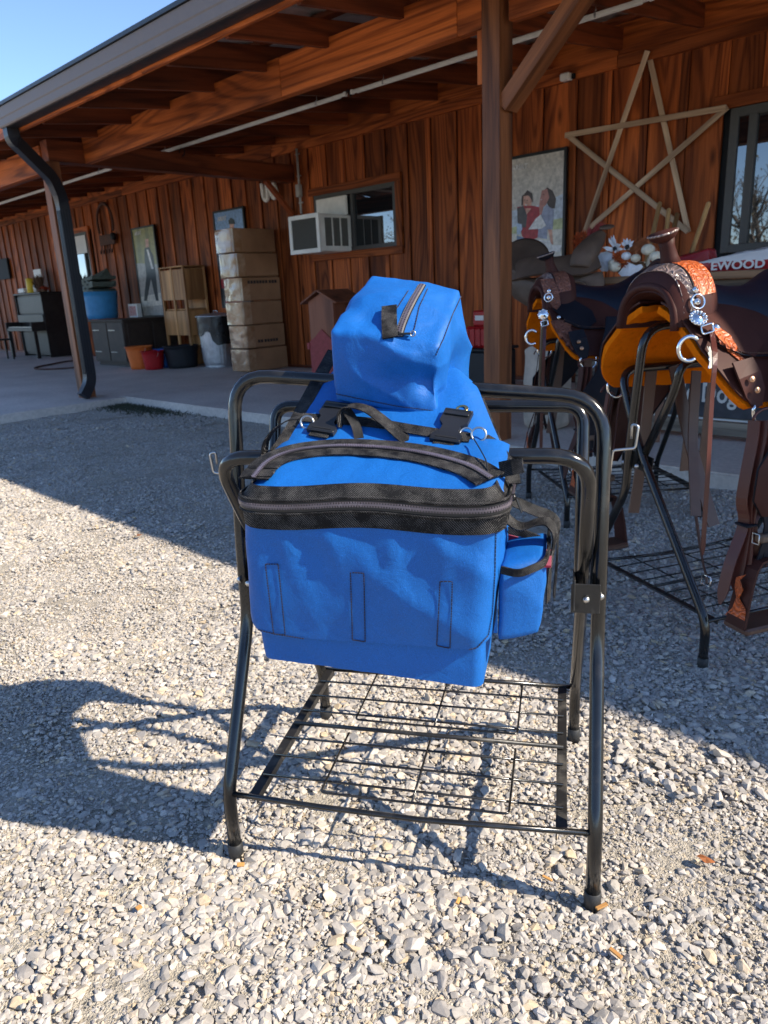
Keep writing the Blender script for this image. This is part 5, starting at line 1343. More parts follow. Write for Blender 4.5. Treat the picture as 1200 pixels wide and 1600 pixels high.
for k in range(3):
    y = ay0 + .10 + k * .15; mb = MBo(t); mb.box((ax1 + .004, y + .05, (az0 + az1) / 2 + .01), (.010, .115, az1 - az0 - .12)); mb.build('side_louvre', 'grille_grey', t, W_)
mb = MBo(t); mb.box((-8.30, WY - .05, (az1 + 2.50) / 2), (.62, .05, 2.50 - az1 - .01), bev=.01); mb.build('filler_panel', 'white_plastic', t, W_)

# horn shaped white ornament, rusty wall art
t = tag(MB((-9.66, WY - .04, 2.62)).tube(smooth_path([(-9.84, WY - .06, 2.86), (-9.82, WY - .06, 2.68), (-9.77, WY - .06, 2.62), (-9.72, WY - .06, 2.66), (-9.71, WY - .06, 2.84), (-9.66, WY - .06, 2.88), (-9.63, WY - .06, 2.72), (-9.57, WY - .06, 2.63), (-9.50, WY - .06, 2.70), (-9.55, WY - .06, 2.84)], 5), .035, 8).build('wall_ornament', 'white_plastic', None, (-9.66, WY - .04, 2.62)), 'white double loop ornament hung high on the wall above the cardboard boxes', 'ornament')
metal_paint('rust', (.10, .045, .03), rough=.8, mottle=.4)
t = thing('wall_art', 'dark rusty horseshoe shaped ornament over a hook plate on the wall above the blue tub', 'ornament', (-15.1, WY - .05, 2.1))
mb = MBo(t); mb.tube([(-15.1 + .33 * math.cos(a), WY - .05, 2.78 + .36 * math.sin(a)) for a in np.linspace(-.5, PI + .5, 20)], .028, 6); mb.build('arch', 'rust', t, base_of(t))
mb = MBo(t); mb.box((-15.1, WY - .05, 2.46), (.62, .04, .20), bev=.01); mb.build('plate', 'rust', t, base_of(t))
mb = MBo(t); mb.lathe((-14.78, WY - .06, 2.50), [(.0, 0), (.07, 0), (.07, .05), (0, .05)], 12, axis=(0, -1, 0)); mb.build('knob', 'dark_interior', t, base_of(t))
mb = MBo(t)
for k in range(5): mb.tube(smooth_path([(-15.35 + k * .12, WY - .06, 2.36), (-15.33 + k * .12, WY - .10, 2.22), (-15.30 + k * .12, WY - .13, 2.2), (-15.28 + k * .12, WY - .14, 2.27)], 3), .010, 5)
o = mb.build('hooks', 'rust', t, base_of(t)); o['kind'] = 'stuff'

# stack of wrapped cartons
m, nt, bs = new_mat('cardboard')
v = coords(nt); n1 = noise(nt, v, 3, 3, .6); n2 = noise(nt, coords(nt, (60, 60, 2)), 3, 2, .5)
c = ramp(nt, n1, [(.3, (.29, .145, .068)), (.7, (.39, .20, .095))]); L(nt, c, bs.inputs['Base Color']); bs.inputs['Roughness'].default_value = .7; bump(nt, n2, .1, .003, bs)
m, nt, bs = new_mat('stretch_film')
v = coords(nt); n1 = noise(nt, v, 4, 3, .6, .5)
L(nt, ramp(nt, n1, [(.42, (.34, .175, .082)), (.70, (.54, .35, .215))]), bs.inputs['Base Color']); bs.inputs['Roughness'].default_value = .22; bs.inputs['Coat Weight'].default_value = .8; bump(nt, n1, .6, .03, bs)
flatcol('ink', (.05, .035, .03), .7)
zt, zb_ = 2.20, .10; hh = (zt - zb_) / 6; words = ['', 'WESTERN', 'HANDLE', '', '', '']
ordn = ['lowest', 'second lowest', 'third lowest', 'third highest', 'second highest', 'topmost']
for k in range(6):
    x1_ = -9.60 + [.05, .02, .0, .0, -.02, -.05][k] * .8; x0_ = x1_ - .42; y0_ = 6.77 + [0, .03, .02, .03, .0, -.02][k]; y1_ = 7.55
    z0 = zb_ + k * hh
    t = thing('cardboard_box', '%s of the six brown film wrapped cardboard boxes in the stack by the wall' % ordn[k], 'box', ((x0_ + x1_) / 2, (y0_ + y1_) / 2, z0), group='cardboard boxes stacked against the wall')
    mb = MBo(t); mb.box(((x0_ + x1_) / 2, (y0_ + y1_) / 2, z0 + hh / 2), (x1_ - x0_, y1_ - y0_, hh - .010), bev=.014); mb.build('carton', 'cardboard', t, base_of(t))
    sh_ = []
    for u in np.linspace(0, 1, 10): sh_.append([(x0_ + (x1_ - x0_) * u, y0_ - .006 - .008 * mnoise.noise(Vector((u * 3, q * 3, k * 5.0))) - .01 * math.sin(u * PI), z0 + .012 + (hh - .024) * q) for q in np.linspace(0, 1, 8)])
    sh2 = []
    for u in np.linspace(0, 1, 6): sh2.append([(x1_ + .006 + .005 * mnoise.noise(Vector((u * 3, q * 3, k * 7.0))), y0_ + .16 * u, z0 + .012 + (hh - .024) * q) for q in np.linspace(0, 1, 8)])
    mb = MBo(t); mb.grid(sh_[:-1] + [[(Vector(a) + Vector(b)) / 2 for a, b in zip(sh_[-1], sh2[0])]] + sh2[1:]); mb.build('wrap', 'stretch_film', t, base_of(t))
    if k in (1, 3):
        M = Matrix.Translation((x1_ + .006, 7.2, z0 + hh * (.28 if k == 1 else .78))) @ Matrix.Rotation(PI / 2, 4, 'Z') @ Matrix.Rotation(PI / 2, 4, 'X')
        text_mesh('lettering', ('■■ ■■■■■' if k == 1 else '■■■■■■■ ■■■'), .06, 'ink', t, M, .0005)

# tall plywood feeder: two columns of panels over slots
t = thing('plywood_rack', 'tall slotted plywood display case beside the galvanised bin', 'case', (-12.06, 7.3, .1))
fx0, fx1, fy0, fy1, fz1 = -12.46, -11.66, 7.10, 7.54, 1.78
def pp_(name, lo, hi, mat='plywood_z'): bx(name, lo, hi, mat, t, bev=.003)
for x in (fx0, (fx0 + fx1) / 2 - .02, fx1 - .04): pp_('upright', (x, fy0, .10), (x + .04, fy0 + .04, fz1 - .022))
pp_('upright', (fx1 - .04, fy1 - .04, .10), (fx1, fy1, fz1 - .022)); pp_('top_panel', (fx0 - .01, fy0 - .01, fz1 - .02), (fx1 + .01, fy1, fz1), 'plywood_x')
for za, zb2 in ((1.22, 1.725), (.62, 1.04), (.12, .40)):
    for xa_, xb_ in ((fx0 + .042, (fx0 + fx1) / 2 - .022), ((fx0 + fx1) / 2 + .022, fx1 - .042)): pp_('panel', (xa_, fy0 + .008, za), (xb_, fy0 + .02, zb2))
    pp_('panel', (fx1 - .02, fy0 + .042, za), (fx1 - .008, fy1 - .042, zb2)); pp_('panel', (fx0 + .008, fy0 + .042, za), (fx0 + .02, fy1, zb2))
for z in (.41, 1.05): pp_('shelf', (fx0 + .042, fy0 + .042, z), (fx1 - .042, fy1 - .01, z + .018), 'plywood_x')
pp_('back_panel', (fx0 + .022, fy1 - .01, .11), (fx1 - .042, fy1, fz1 - .022))

# galvanised bin with black liner and lid
metal_paint('galvanised', (.55, .57, .60), rough=.38, metallic=.85, mottle=.18)
metal_paint('bin_liner', (.010, .011, .014), rough=.28, bumpy=.6)
bc = (-10.96, 7.20)
t = thing('rubbish_bin', 'galvanised fluted rubbish bin with a black liner folded over its rim and a lid', 'bin', (bc[0], bc[1], .1))
mb = MBo(t); n = 96; prof_ = [(.255, .10), (.262, .115), (.258, .13), (.262, .15), (.270, .17), (.272, .19), (.280, .25), (.300, .75), (.305, .80), (.310, .90), (.315, .915)]; V = []
for j, (r_, z) in enumerate(prof_):
    for k in range(n): a = 2 * PI * k / n; fl = .005 * math.cos(a * 32) if 5 <= j <= 7 else 0; V.append((bc[0] + (r_ + fl) * math.cos(a), bc[1] + (r_ + fl) * math.sin(a), z))
mb.add(V, [(j * n + k, j * n + (k + 1) % n, (j + 1) * n + (k + 1) % n, (j + 1) * n + k) for j in range(len(prof_) - 1) for k in range(n)], True); mb.build('body', 'galvanised', t, base_of(t))
mb = MBo(t); rows = []
for k in range(64):
    a = 2 * PI * k / 64; lo = .50 + .14 * mnoise.noise(Vector((math.cos(a) * 1.7, math.sin(a) * 1.7, 3.0))) + (.10 if math.cos(a - 4.4) > .55 else 0)
    rows.append([(bc[0] + (.318 + .010 * mnoise.noise(Vector((math.cos(a) * 5, math.sin(a) * 5, q * 4)))) * math.cos(a), bc[1] + (.318 + .010 * mnoise.noise(Vector((math.cos(a) * 5, math.sin(a) * 5, q * 4)))) * math.sin(a), lo + (.93 - lo) * q) for q in np.linspace(0, 1, 8)])
mb.grid(rows, closed_u=True); mb.build('liner', 'bin_liner', t, base_of(t))
mb = MBo(t); mb.lathe((bc[0], bc[1], .93), [(.335, 0), (.34, .012), (.32, .025), (.22, .045), (.08, .055), (0.001, .058)], 40); li = mb.build('lid', 'galvanised', t, base_of(t)); 
mb = MBo(t); mb.tube(bend_path([(bc[0] - .06, bc[1], .98), (bc[0] - .06, bc[1], 1.02), (bc[0] + .06, bc[1], 1.02), (bc[0] + .06, bc[1], .98)], .015, 3), .006, 6); mb.build('handle', 'galvanised', t, base_of(t))

# tubs and buckets
for nm, c, r_ in (('orange_plastic', (.72, .16, .03), .45), ('red_plastic', (.42, .012, .015), .4), ('blue_plastic', (.03, .13, .42), .45), ('black_plastic', (.018, .019, .022), .5), ('tub_blue', (.05, .26, .52), .45)): plain(nm, c, r_, nscale=8, bmp=.05)
def tub(name, label, cat, x, y, z, rb, rt, h, mat, handle=False, ribs=0, sq=1.0):
    t = thing(name, label, cat, (x, y, z)); mb = MBo(t)
    pf = [(rb, 0)]
    for k in range(1, 7): pf.append((rb + (rt - rb) * k / 6 + (.006 if ribs and k % 2 else 0), h * k / 6))
    pf += [(rt + .015, h), (rt + .015, h + .012), (rt - .006, h + .010), (rt - .012, h * .8), (rb - .01, .02), (.001, .015)]
    mb.lathe((x, y, z), pf, 36, squash=sq, cap=False); mb.add([], []); n0 = 36; mb.f.append(tuple(range(n0))[::-1]); mb.sm.append(False); mb.mi.append(0)
    mb.build('body', mat, t, base_of(t))
    if handle:
        mb = MBo(t); mb.tube([(x + (rt + .018) * math.cos(a), y - .012 - .02 * math.sin(a), z + h - .02 - (rt * .62) * math.sin(a)) for a in np.linspace(0, PI, 16)], .004, 5); mb.build('handle', 'zinc', t, base_of(t))
        for s_ in (-1, 1): mb = MBo(t); mb.lathe((x + s_ * (rt + .004), y, z + h - .02), [(.018, 0), (.018, .012), (0.001, .014)], 10, axis=(s_, 0, 0)); mb.build('ear', mat, t, base_of(t))
    return t
tub('bucket', 'orange plastic bucket on the concrete in front of the black cabinet', 'bucket', -12.26, 6.42, .1, .17, .225, .37, 'orange_plastic', True)
tub('bucket', 'dark red plastic bucket standing in front of the orange bucket', 'bucket', -11.86, 6.45, .1, .15, .19, .30, 'red_plastic', True)
tub('bucket', 'blue plastic bucket mostly hidden between the red bucket and the black tub', 'bucket', -12.02, 6.78, .1, .15, .19, .31, 'blue_plastic')
tub('rubber_tub', 'wide black rubber tub beside the galvanised bin', 'tub', -11.62, 6.86, .1, .24, .29, .36, 'black_plastic', False, 1)
_tq = atY(160, 500, 6.93)
tub('water_tub', 'big round blue plastic water tub standing on the black cabinet', 'tub', _tq.x, 6.95, .938, .28, .335, .50, 'tub_blue', False, 1)
# dark cabinet
plain('cabinet_black', (.045, .030, .022), .6, var=.3, nscale=5)
t = thing('cabinet', 'long low dark cabinet against the wall carrying the blue tub', 'cabinet', (-13.4, 6.9, .1))
pl_ = lambda n_, lo, hi, mt='cabinet_black': bx(n_, lo, hi, mt, t, bev=.004)
pl_('carcass', (-14.10, 6.48, .16), (-12.82, 7.52, .90)); pl_('top', (-14.14, 6.44, .902), (-12.78, 7.55, .935)); pl_('plinth', (-14.06, 6.52, .10), (-12.86, 7.5, .158))
for k in range(2):
    x = -14.07 + k * .63
    pl_('door', (x, 6.462, .19), (x + .60, 6.478, .88)); pl_('hinge', (x + .05, 6.452, .35), (x + .30, 6.460, .362), 'zinc'); pl_('hinge', (x + .05, 6.452, .74), (x + .30, 6.460, .752), 'zinc')
for k in range(2): pl_('side_panel', (-12.818, 6.54 + k * .5, .22), (-12.80, 6.98 + k * .5, .86))
# green folded tarp bundle on the tub
plain('tarp_green', (.10, .125, .105), .6, nscale=12, var=.25)
t = thing('folded_tarp', 'pile of folded grey green tarpaulins lying on the blue tub', 'tarpaulin', (_tq.x - .1, 7.0, 1.45))
for k in range(4):
    c = Vector((_tq.x - .12 + .02 * k, 6.98, 1.49 + k * .07)); mb = MBo(t)
    rows = []
    for u in np.linspace(-1, 1, 13):
        rows.append([c + Vector((.30 * u, .24 * q, .05 * abs(mnoise.noise(Vector((u * 2, q * 2, k * 3.3)))) + .03 * (u * (1 if k % 2 else -.3)))) for q in np.linspace(-1, 1, 9)])
    mb.grid(rows, thick=.06); mb.build('fold', 'tarp_green', t, base_of(t))
mb = MBo(t); _x = _tq.x + 13.30
mb.add([(-13.30 + _x, 6.8, 1.72), (-13.06 + _x, 6.85, 1.68), (-13.14 + _x, 7.1, 1.88), (-13.36 + _x, 7.1, 1.84), (-13.28 + _x, 7.15, 1.74), (-13.08 + _x, 7.15, 1.72)], [(0, 1, 2, 3), (3, 2, 5, 4), (0, 3, 4), (1, 5, 2)]); mb.build('corner_flap', 'tarp_green', t, base_of(t))
# little sign
q = atY(210, 485, 7.3)
t = thing('flyer_box', 'small white box striped with dark red lines on the black cabinet', 'box', (q.x, 7.3, .936)); bx('body', (q.x - .17, 7.27, .938), (q.x + .17, 7.36, 1.19), 'sign_white', t)
for k in range(6): bx('stripe', (q.x - .13 + k * .045, 7.264, .97), (q.x - .115 + k * .045, 7.269, 1.15), 'sign_red', t, bev=0)

# upright piano
plain('piano_wood', (.026, .020, .018), .45, nscale=5, var=.3)
t = thing('upright_piano', 'old dark upright piano against the wall at the far left', 'piano', (-17.1, 7.2, .1))
X1 = atY(60, 434, 7.02).x; X0 = X1 - 1.55
pn = lambda n_, lo, hi, mt='piano_wood': bx(n_, lo, hi, mt, t, bev=.008)
pn('back_case', (X0 + .03, 7.05, .14), (X1 - .03, 7.5, 1.50)); pn('lid', (X0 - .02, 6.98, 1.502), (X1 + .02, 7.54, 1.54))
for x in (X0, X1 - .028): pn('side_panel', (x, 7.0, .10), (x + .028, 7.52, 1.50)); pn('arm', (x, 6.68, .70), (x + .028, 6.998, .90)); pn('leg', (x - .02, 6.70, .10), (x + .05, 6.78, .698))
pn('key_bed', (X0 + .03, 6.69, .70), (X1 - .03, 7.045, .78)); pn('fall_board', (X0 + .03, 6.98, .88), (X1 - .03, 7.045, 1.06)); pn('upper_panel', (X0 + .06, 7.03, 1.08), (X1 - .06, 7.048, 1.46)); pn('lower_panel', (X0 + .06, 7.03, .20), (X1 - .06, 7.048, .66))
flatcol('ivory', (.55, .50, .40), .4)
for k in range(36): x = X0 + .06 + k * (X1 - X0 - .12) / 36; bx('key', (x, 6.72, .782), (x + .040, 6.86, .80), 'ivory', t, bev=0)
# chair in front of it
t = thing('wooden_chair', 'dark slatted wooden chair standing before the piano', 'chair', (X1 - .75, 6.2, .1))
cx_, cy_ = X1 - .75, 6.2; ch = lambda n_, lo, hi: bx(n_, lo, hi, 'piano_wood', t, bev=.006)
for sx1 in (-.2, .17):
    ch('leg', (cx_ + sx1, cy_ - .2, .10), (cx_ + sx1 + .035, cy_ - .165, 1.0)); ch('leg', (cx_ + sx1, cy_ + .17, .10), (cx_ + sx1 + .035, cy_ + .205, .53))
ch('seat', (cx_ - .22, cy_ - .22, .532), (cx_ + .23, cy_ + .22, .565)); ch('top_rail', (cx_ - .164, cy_ - .195, .90), (cx_ + .169, cy_ - .17, .99)); ch('stretcher', (cx_ - .164, cy_ - .19, .28), (cx_ + .169, cy_ - .17, .31))
for k in range(4): ch('slat', (cx_ - .12 + k * .07, cy_ - .19, .57), (cx_ - .09 + k * .07, cy_ - .175, .898))
# things on the piano
t = tag(MB((X1 + -0.6, 7.2, 1.54)).box((X1 + -1.0, 7.42, 1.82), (.42, .03, .50), bev=.005).build('white_board', 'sign_white', None, (X1 + -0.6, 7.2, 1.54)), 'blank white board leaning on the wall on top of the piano', 'board')
t = tag(MB((X1 + -0.72, 7.1, 1.54)).lathe((X1 + -0.72, 7.1, 1.541), [(.085, 0), (.09, .01), (.09, .30), (.085, .31), (.06, .32), (.001, .32)], 20).build('canister', 'yellow_tin' if 'yellow_tin' in MATS else 'ivory', None, (X1 + -0.72, 7.1, 1.54)), 'yellow canister on the piano in front of the white board', 'canister')
plain('yellow_paint', (.72, .50, .03), .4); t.data.materials.clear(); t.data.materials.append(MATS['yellow_paint'])
t = tag(MB((X1 + -0.45, 7.1, 1.54)).lathe((X1 + -0.45, 7.1, 1.541), [(.05, 0), (.05, .15), (.02, .18), (.02, .26), (.001, .26)], 14).build('bottle', 'sign_white', None, (X1 + -0.45, 7.1, 1.54)), 'small pale bottle beside the yellow canister on the piano', 'bottle')
plain('dried_plant', (.14, .08, .05), .9, var=.4); plain('dried_red', (.45, .07, .03), .9, var=.3)
def sprig(name, label, cat, c, rad, n, mat, seed, hgt=.2, pot=None):
    t = thing(name, label, cat, c); rr = random.Random(seed); mb = MBo(t)
    for k in range(n):
        a = rr.uniform(0, 2 * PI); l_ = rr.uniform(.4, 1); tip = Vector(c) + Vector((math.cos(a) * rad * l_, math.sin(a) * rad * .7 * l_, hgt * rr.uniform(.4, 1.1))); b = Vector(c) + Vector((0, 0, .02))
        u = (tip - b).cross(Vector((0, 0, 1))).normalized() * rad * .10; m_ = b.lerp(tip, .6)
        mb.add([b, m_ + u, tip, m_ - u, m_ + Vector((0, 0, .01))], [(0, 1, 4), (1, 2, 4), (2, 3, 4), (3, 0, 4)])
    o = mb.build('leaves', mat, t, base_of(t)); o['kind'] = 'stuff'
    mb = MBo(t); mb.lathe(c, [(rad * .25, 0), (rad * .35, .05), (rad * .3, .07), (.001, .07)], 12); mb.build('basket', pot or 'dried_plant', t, base_of(t))
    return t
sprig('dried_arrangement', 'round clump of brown dried flowers on the piano', 'dried flowers', (X1 + -0.22, 7.1, 1.541), .24, 90, 'dried_plant', 3, .36)
sprig('dried_arrangement', 'low bowl of red dried flowers at the right end of the piano', 'dried flowers', (X1 + .0 - .12, 7.15, 1.541), .22, 60, 'dried_red', 5, .12)
t = tag(MB((X1 + -1.2, 7.2, 1.54)).box((X1 + -1.22, 7.15, 1.60), (.34, .22, .11), bev=.02).build('box', 'white_plastic', None, (X1 + -1.2, 7.2, 1.54)), 'flat white box at the left end of the piano top', 'box')
bx_dark = bx('wall_panel', (atY(0, 385, WY).x - .3, WY - .06, 1.95), (atY(10, 385, WY).x, WY - .01, 2.45), 'dark_interior', None); bx_dark.name = 'framed_plaque'; tag(bx_dark, 'dark square plaque on the timber wall above and left of the piano', 'plaque')
bx('blind', (-16.87, WY - .03, 2.28), (-16.13, WY - .017, 2.64), 'sign_white', bld)
# hose
hp = smooth_path([tuple(atZ(x, y, .115)) for x, y in ((118, 563), (100, 565), (80, 569), (60, 573), (54, 576), (70, 577), (95, 576), (120, 574))], 6)
tag(MB(hp[0]).tube(hp, .017, 6).build('hose', 'hose_red' if 'hose_red' in MATS else 'rust', None, hp[0]), 'dark red hose looped on the concrete behind the left post', 'hose')

# little peaked wooden cupboard
t = thing('mailbox_cabinet', 'narrow brown wooden cupboard with a peaked shingled roof and red base', 'cupboard', (-6.9, 6.0, .1))
wood('kiosk_wood', (.24, .085, .045), (.13, .045, .026), 'z', ring=8, knots=.1); plain('kiosk_red', (.30, .045, .045), .6, var=.2)
kx0, kx1, ky0, ky1 = -7.12, -6.68, 6.0, 6.4
mb = MBo(t); pts_ = [(kx0, ky0, .66), (kx1, ky0, .66), (kx1, ky0, 1.12), ((kx0 + kx1) / 2, ky0, 1.21), (kx0, ky0, 1.12)]; mb.prism(pts_, (0, ky1 - ky0, 0)); mb.build('box', 'kiosk_wood', t, base_of(t), fixn=True)
mb = MBo(t); mb.prism([(kx0 - .01, ky0 - .012, .12), (kx1 + .01, ky0 - .012, .12), (kx1 + .01, ky0 - .012, .655), (kx1 - .08, ky0 - .012, .70), ((kx0 + kx1) / 2, ky0 - .012, .80), (kx0 + .08, ky0 - .012, .70), (kx0 - .01, ky0 - .012, .655)], (0, .012, 0)); mb.build('scalloped_front', 'kiosk_red', t, base_of(t), fixn=True)
bx('base', (kx0 - .01, ky0 + .001, .10), (kx1 + .01, ky1, .655), 'kiosk_red', t); bx('arm_rest', (kx0 - .06, ky0 - .02, .56), (kx0 - .012, ky1, .64), 'kiosk_red', t)
for s_ in (-1, 1):
    a = Vector(((kx0 + kx1) / 2, 6.2, 1.245)); b = Vector(((kx0 + kx1) / 2 + s_ * .32, 6.2, 1.10)); x_ = (b - a).normalized(); z_ = x_.cross(Vector((0, 1, 0)))
    me = MB().box((0, 0, 0), ((b - a).length, .50, .022), bev=.004).mesh('roof_board'); me.materials.append(MATS['kiosk_wood']); o = link('roof_board', me, None, t, (a + b) / 2); o.rotation_euler = Matrix((x_, Vector((0, 1, 0)), z_)).transposed().to_euler()
# black crate with a red fuel can behind the blue bag
q0 = atZ(741, 612, .1)
cxr, cyr = -4.65, 5.9
qa = atY(738, 470, 6.3); qb = atY(749, 545, 6.3)
t = thing('storage_box', 'black storage box standing just left of the porch post', 'box', (qb.x, 6.3, .1)); bx('body', (qb.x - .35, 6.3, .10), (qb.x + .12, 6.8, qb.z - .03), 'black_plastic', t, bev=.02); bx('lid', (qb.x - .37, 6.28, qb.z - .029), (qb.x + .14, 6.82, qb.z), 'black_plastic', t, bev=.012)
t = thing('fuel_can', 'ribbed red plastic fuel can on the black box left of the post', 'fuel can', (qb.x - .08, 6.5, qb.z))
bx('body', (qb.x - .25, 6.36, qb.z + .001), (qb.x + .08, 6.62, qb.z + .22), 'red_plastic', t, bev=.03); bx('neck', (qb.x - .18, 6.42, qb.z + .221), (qb.x - .0, 6.56, qb.z + .38), 'red_plastic', t, bev=.015)
for k in range(4): bx('rib', (qb.x - .21 + k * .075, 6.350, qb.z + .02), (qb.x - .18 + k * .075, 6.359, qb.z + .20), 'red_plastic', t, bev=.003)
bx('label', (qb.x - .14, 6.412, qb.z + .28), (qb.x - .03, 6.419, qb.z + .33), 'sign_white', t, bev=0)
# ------------------------------------------------------------------ plank counter with its painted sign, and what lies on it
CXY = 5.2
t = thing('counter', 'long weathered plank counter under the star with white painted lettering on its front', 'counter', (-1.6, 5.5, .1), group=None); cnt = t
cl, cr_ = -3.02, 1.2
zz = .20; k = 0
plain('dark_paint', (.055, .058, .066), .7, var=.3, nscale=9)
for (z0, z1) in ((.14, .235), (.245, .50), (.508, .70), (.708, .90), (.908, 1.06), (1.066, 1.172)):
    for (a, b) in ((cl, -1.35), (-1.345, cr_)): bx('plank', (a, CXY + .002 * (k % 2), z0), (b - .004, CXY + .022, z1), 'dark_board_x' if z1 < .72 and False else 'grey_wood_x', cnt, bev=.004); k += 1
bx('sign_board', (-2.86, CXY - .012, .265), (-.9, CXY - .002, .545), 'dark_paint', cnt, bev=.003)
bx('sign_line', (-2.86, CXY - .0145, .247), (-.9, CXY - .0005, .259), 'lettering', cnt, bev=0)
c_ = atY(1043, 612, CXY - .02); e_ = atY(1162, 636, CXY - .02)
M = Matrix.Translation(((-2.86 - .9) / 2 - .05, CXY - .0135, .385)) @ Matrix.Rotation(PI / 2, 4, 'X')
_a, _b = atY(1003, 608, CXY - .014), atY(1163, 628, CXY - .014)
M = Matrix.Translation(((_a.x + _b.x) / 2, CXY - .0135, .425)) @ Matrix.Rotation(PI / 2, 4, 'X')
text_mesh('lettering', '•Cattle Dogs', .185, 'lettering', cnt, M, .001, .003, fitw=_b.x - _a.x)
bx('counter_top', (cl - .03, CXY - .05, 1.175), (cr_, CXY + .24, 1.225), 'plank_wood_x', cnt, bev=.006); bx('counter_top', (cl - .03, CXY + .245, 1.176), (cr_, CXY + .52, 1.224), 'plank_wood_x', cnt, bev=.006)
for x in (cl + .02, -1.35, cr_ - .08): bx('leg', (x, CXY + .024, .10), (x + .07, CXY + .094, 1.17), 'grey_wood_z', cnt); bx('leg', (x, CXY + .42, .10), (x + .07, CXY + .49, 1.17), 'grey_wood_z', cnt)
for j in range(5): bx('end_plank', (cl - .012, CXY + .026, .14 + j * .205), (cl + .008, CXY + .49, .335 + j * .205), 'grey_wood_y', cnt)

# old saddle slung over the counter's left end
t = thing('old_saddle', 'flat old grey brown saddle slung over the left end of the plank counter', 'saddle', (-2.95, CXY + .15, 1.2))
def LW(x, y, Y): return atY(x, y, Y)
mb = MBo(t); Yc = CXY - .10
# cantle disc tilted up at the left
c = LW(822, 402, Yc); ax_ = Vector((.30, -.62, .75)).normalized()
mb.lathe(c, [(.001, -.02), (.10, -.018), (.165, -.004), (.175, .008), (.150, .012), (.07, -.004), (.001, -.006)], 28, axis=tuple(ax_), squash=1.25); mb.build('cantle', 'old_leather', t, base_of(t))
rows = []
A = [LW(790, 425, Yc), LW(800, 415, Yc), LW(830, 405, Yc - .05), LW(870, 405, Yc - .08), LW(905, 398, Yc - .05), LW(922, 385, Yc)]
Bm = [LW(800, 440, Yc - .14), LW(815, 436, Yc - .18), LW(845, 430, Yc - .2), LW(880, 432, Yc - .2), LW(915, 430, Yc - .16), LW(940, 418, Yc - .1)]
for a, b in zip(smooth_path(A, 4), smooth_path(Bm, 4)): rows.append([a.lerp(b, q) + Vector((0, 0, .03 * math.sin(q * PI))) for q in np.linspace(0, 1, 7)])
mb = MBo(t); mb.grid(rows, thick=.02); mb.build('seat', 'old_leather', t, base_of(t))
# pommel rising to the right with its little knob
pm = smooth_path([LW(908, 420, Yc - .12), LW(912, 405, Yc - .10), LW(922, 388, Yc - .06), LW(935, 372, Yc), LW(943, 362, Yc + .02)], 4)
mb = MBo(t); mb.tube(pm, list(np.interp(np.linspace(0, 1, len(pm)), [0, .3, .7, 1], [.085, .095, .060, .025])), 16); mb.build('pommel', 'old_leather', t, base_of(t))
mb = MBo(t); mb.lathe(LW(948, 355, Yc + .02), [(.001, -.012), (.045, -.008), (.055, 0), (.045, .010), (.001, .014)], 16, axis=(.1, -.3, 1), squash=.8); mb.build('horn', 'old_leather', t, base_of(t))
# flap, skirt
out_ = [(788, 440), (796, 428), (830, 434), (870, 432), (910, 430), (940, 424), (944, 440), (940, 462), (930, 486), (915, 500), (880, 486), (850, 480), (822, 478), (803, 466)]
cpt = LW(868, 452, Yc - .16); mb = MBo(t); P = [LW(x, y, Yc - .13) for x, y in densify(out_, 3)]
V = []; 
for r_ in (1, .75, .5, .25): V += [cpt.lerp(p, r_) + Vector((0, -.03 * (1 - r_ ** 2), 0)) for p in P]
n = len(P); V.append(cpt + Vector((0, -.03, 0))); F = [(r_ * n + i, r_ * n + (i + 1) % n, (r_ + 1) * n + (i + 1) % n, (r_ + 1) * n + i) for r_ in range(3) for i in range(n)] + [(3 * n + i, 3 * n + (i + 1) % n, len(V) - 1) for i in range(n)]
V2 = [v_ + Vector((0, .012, 0)) for v_ in V]; m2 = len(V); F2 = [tuple(i + m2 for i in f[::-1]) for f in F] + [(i, m2 + i, m2 + (i + 1) % n, (i + 1) % n) for i in range(n)]
mb.add(V + V2, F + F2, True); mb.build('flap', 'old_leather', t, base_of(t), fixn=True)
mb = MBo(t); q = LW(903, 452, Yc - .19); mb.tube([q + Vector((.07 * math.cos(a), 0, .055 * math.sin(a))) for a in np.linspace(-PI * .1, PI * 1.1, 14)] , .009, 6, closed=True); mb.build('ring', 'old_leather', t, base_of(t))
for (x, y) in ((880, 448), (884, 456)):
    mb = MBo(t); mb.box(LW(x, y, Yc - .185), (.11, .01, .035), bev=.004); mb.build('strap', 'brown_leather', t, base_of(t))
# pale bags on the ground under it
plain('sack_paper', (.50, .42, .34), .8, var=.3, nscale=5)
q = atZ(815, 640, .1)
t = thing('feed_sack', 'pale upright feed sack seen between the porch post and the smaller saddle', 'sack', (-3.25, 5.1, .1))
Cc = {(a, b, c): (-3.18 + (.13 if a else -.13), 5.05 + (.12 if b else -.10), .12 + (.60 if c else 0)) for a in (0, 1) for b in (0, 1) for c in (0, 1)}
pillow(Cc, 10, .03, 3, folds=((.02, (5, 5, 4), 1.0, 1.5),), off=base_of(t)).build('sack', 'sack_paper', t, base_of(t))
mb = MBo(t); mb.box((-3.18, 5.05, .735), (.20, .03, .03), bev=.008); mb.build('sewn_top', 'sack_paper', t, base_of(t))

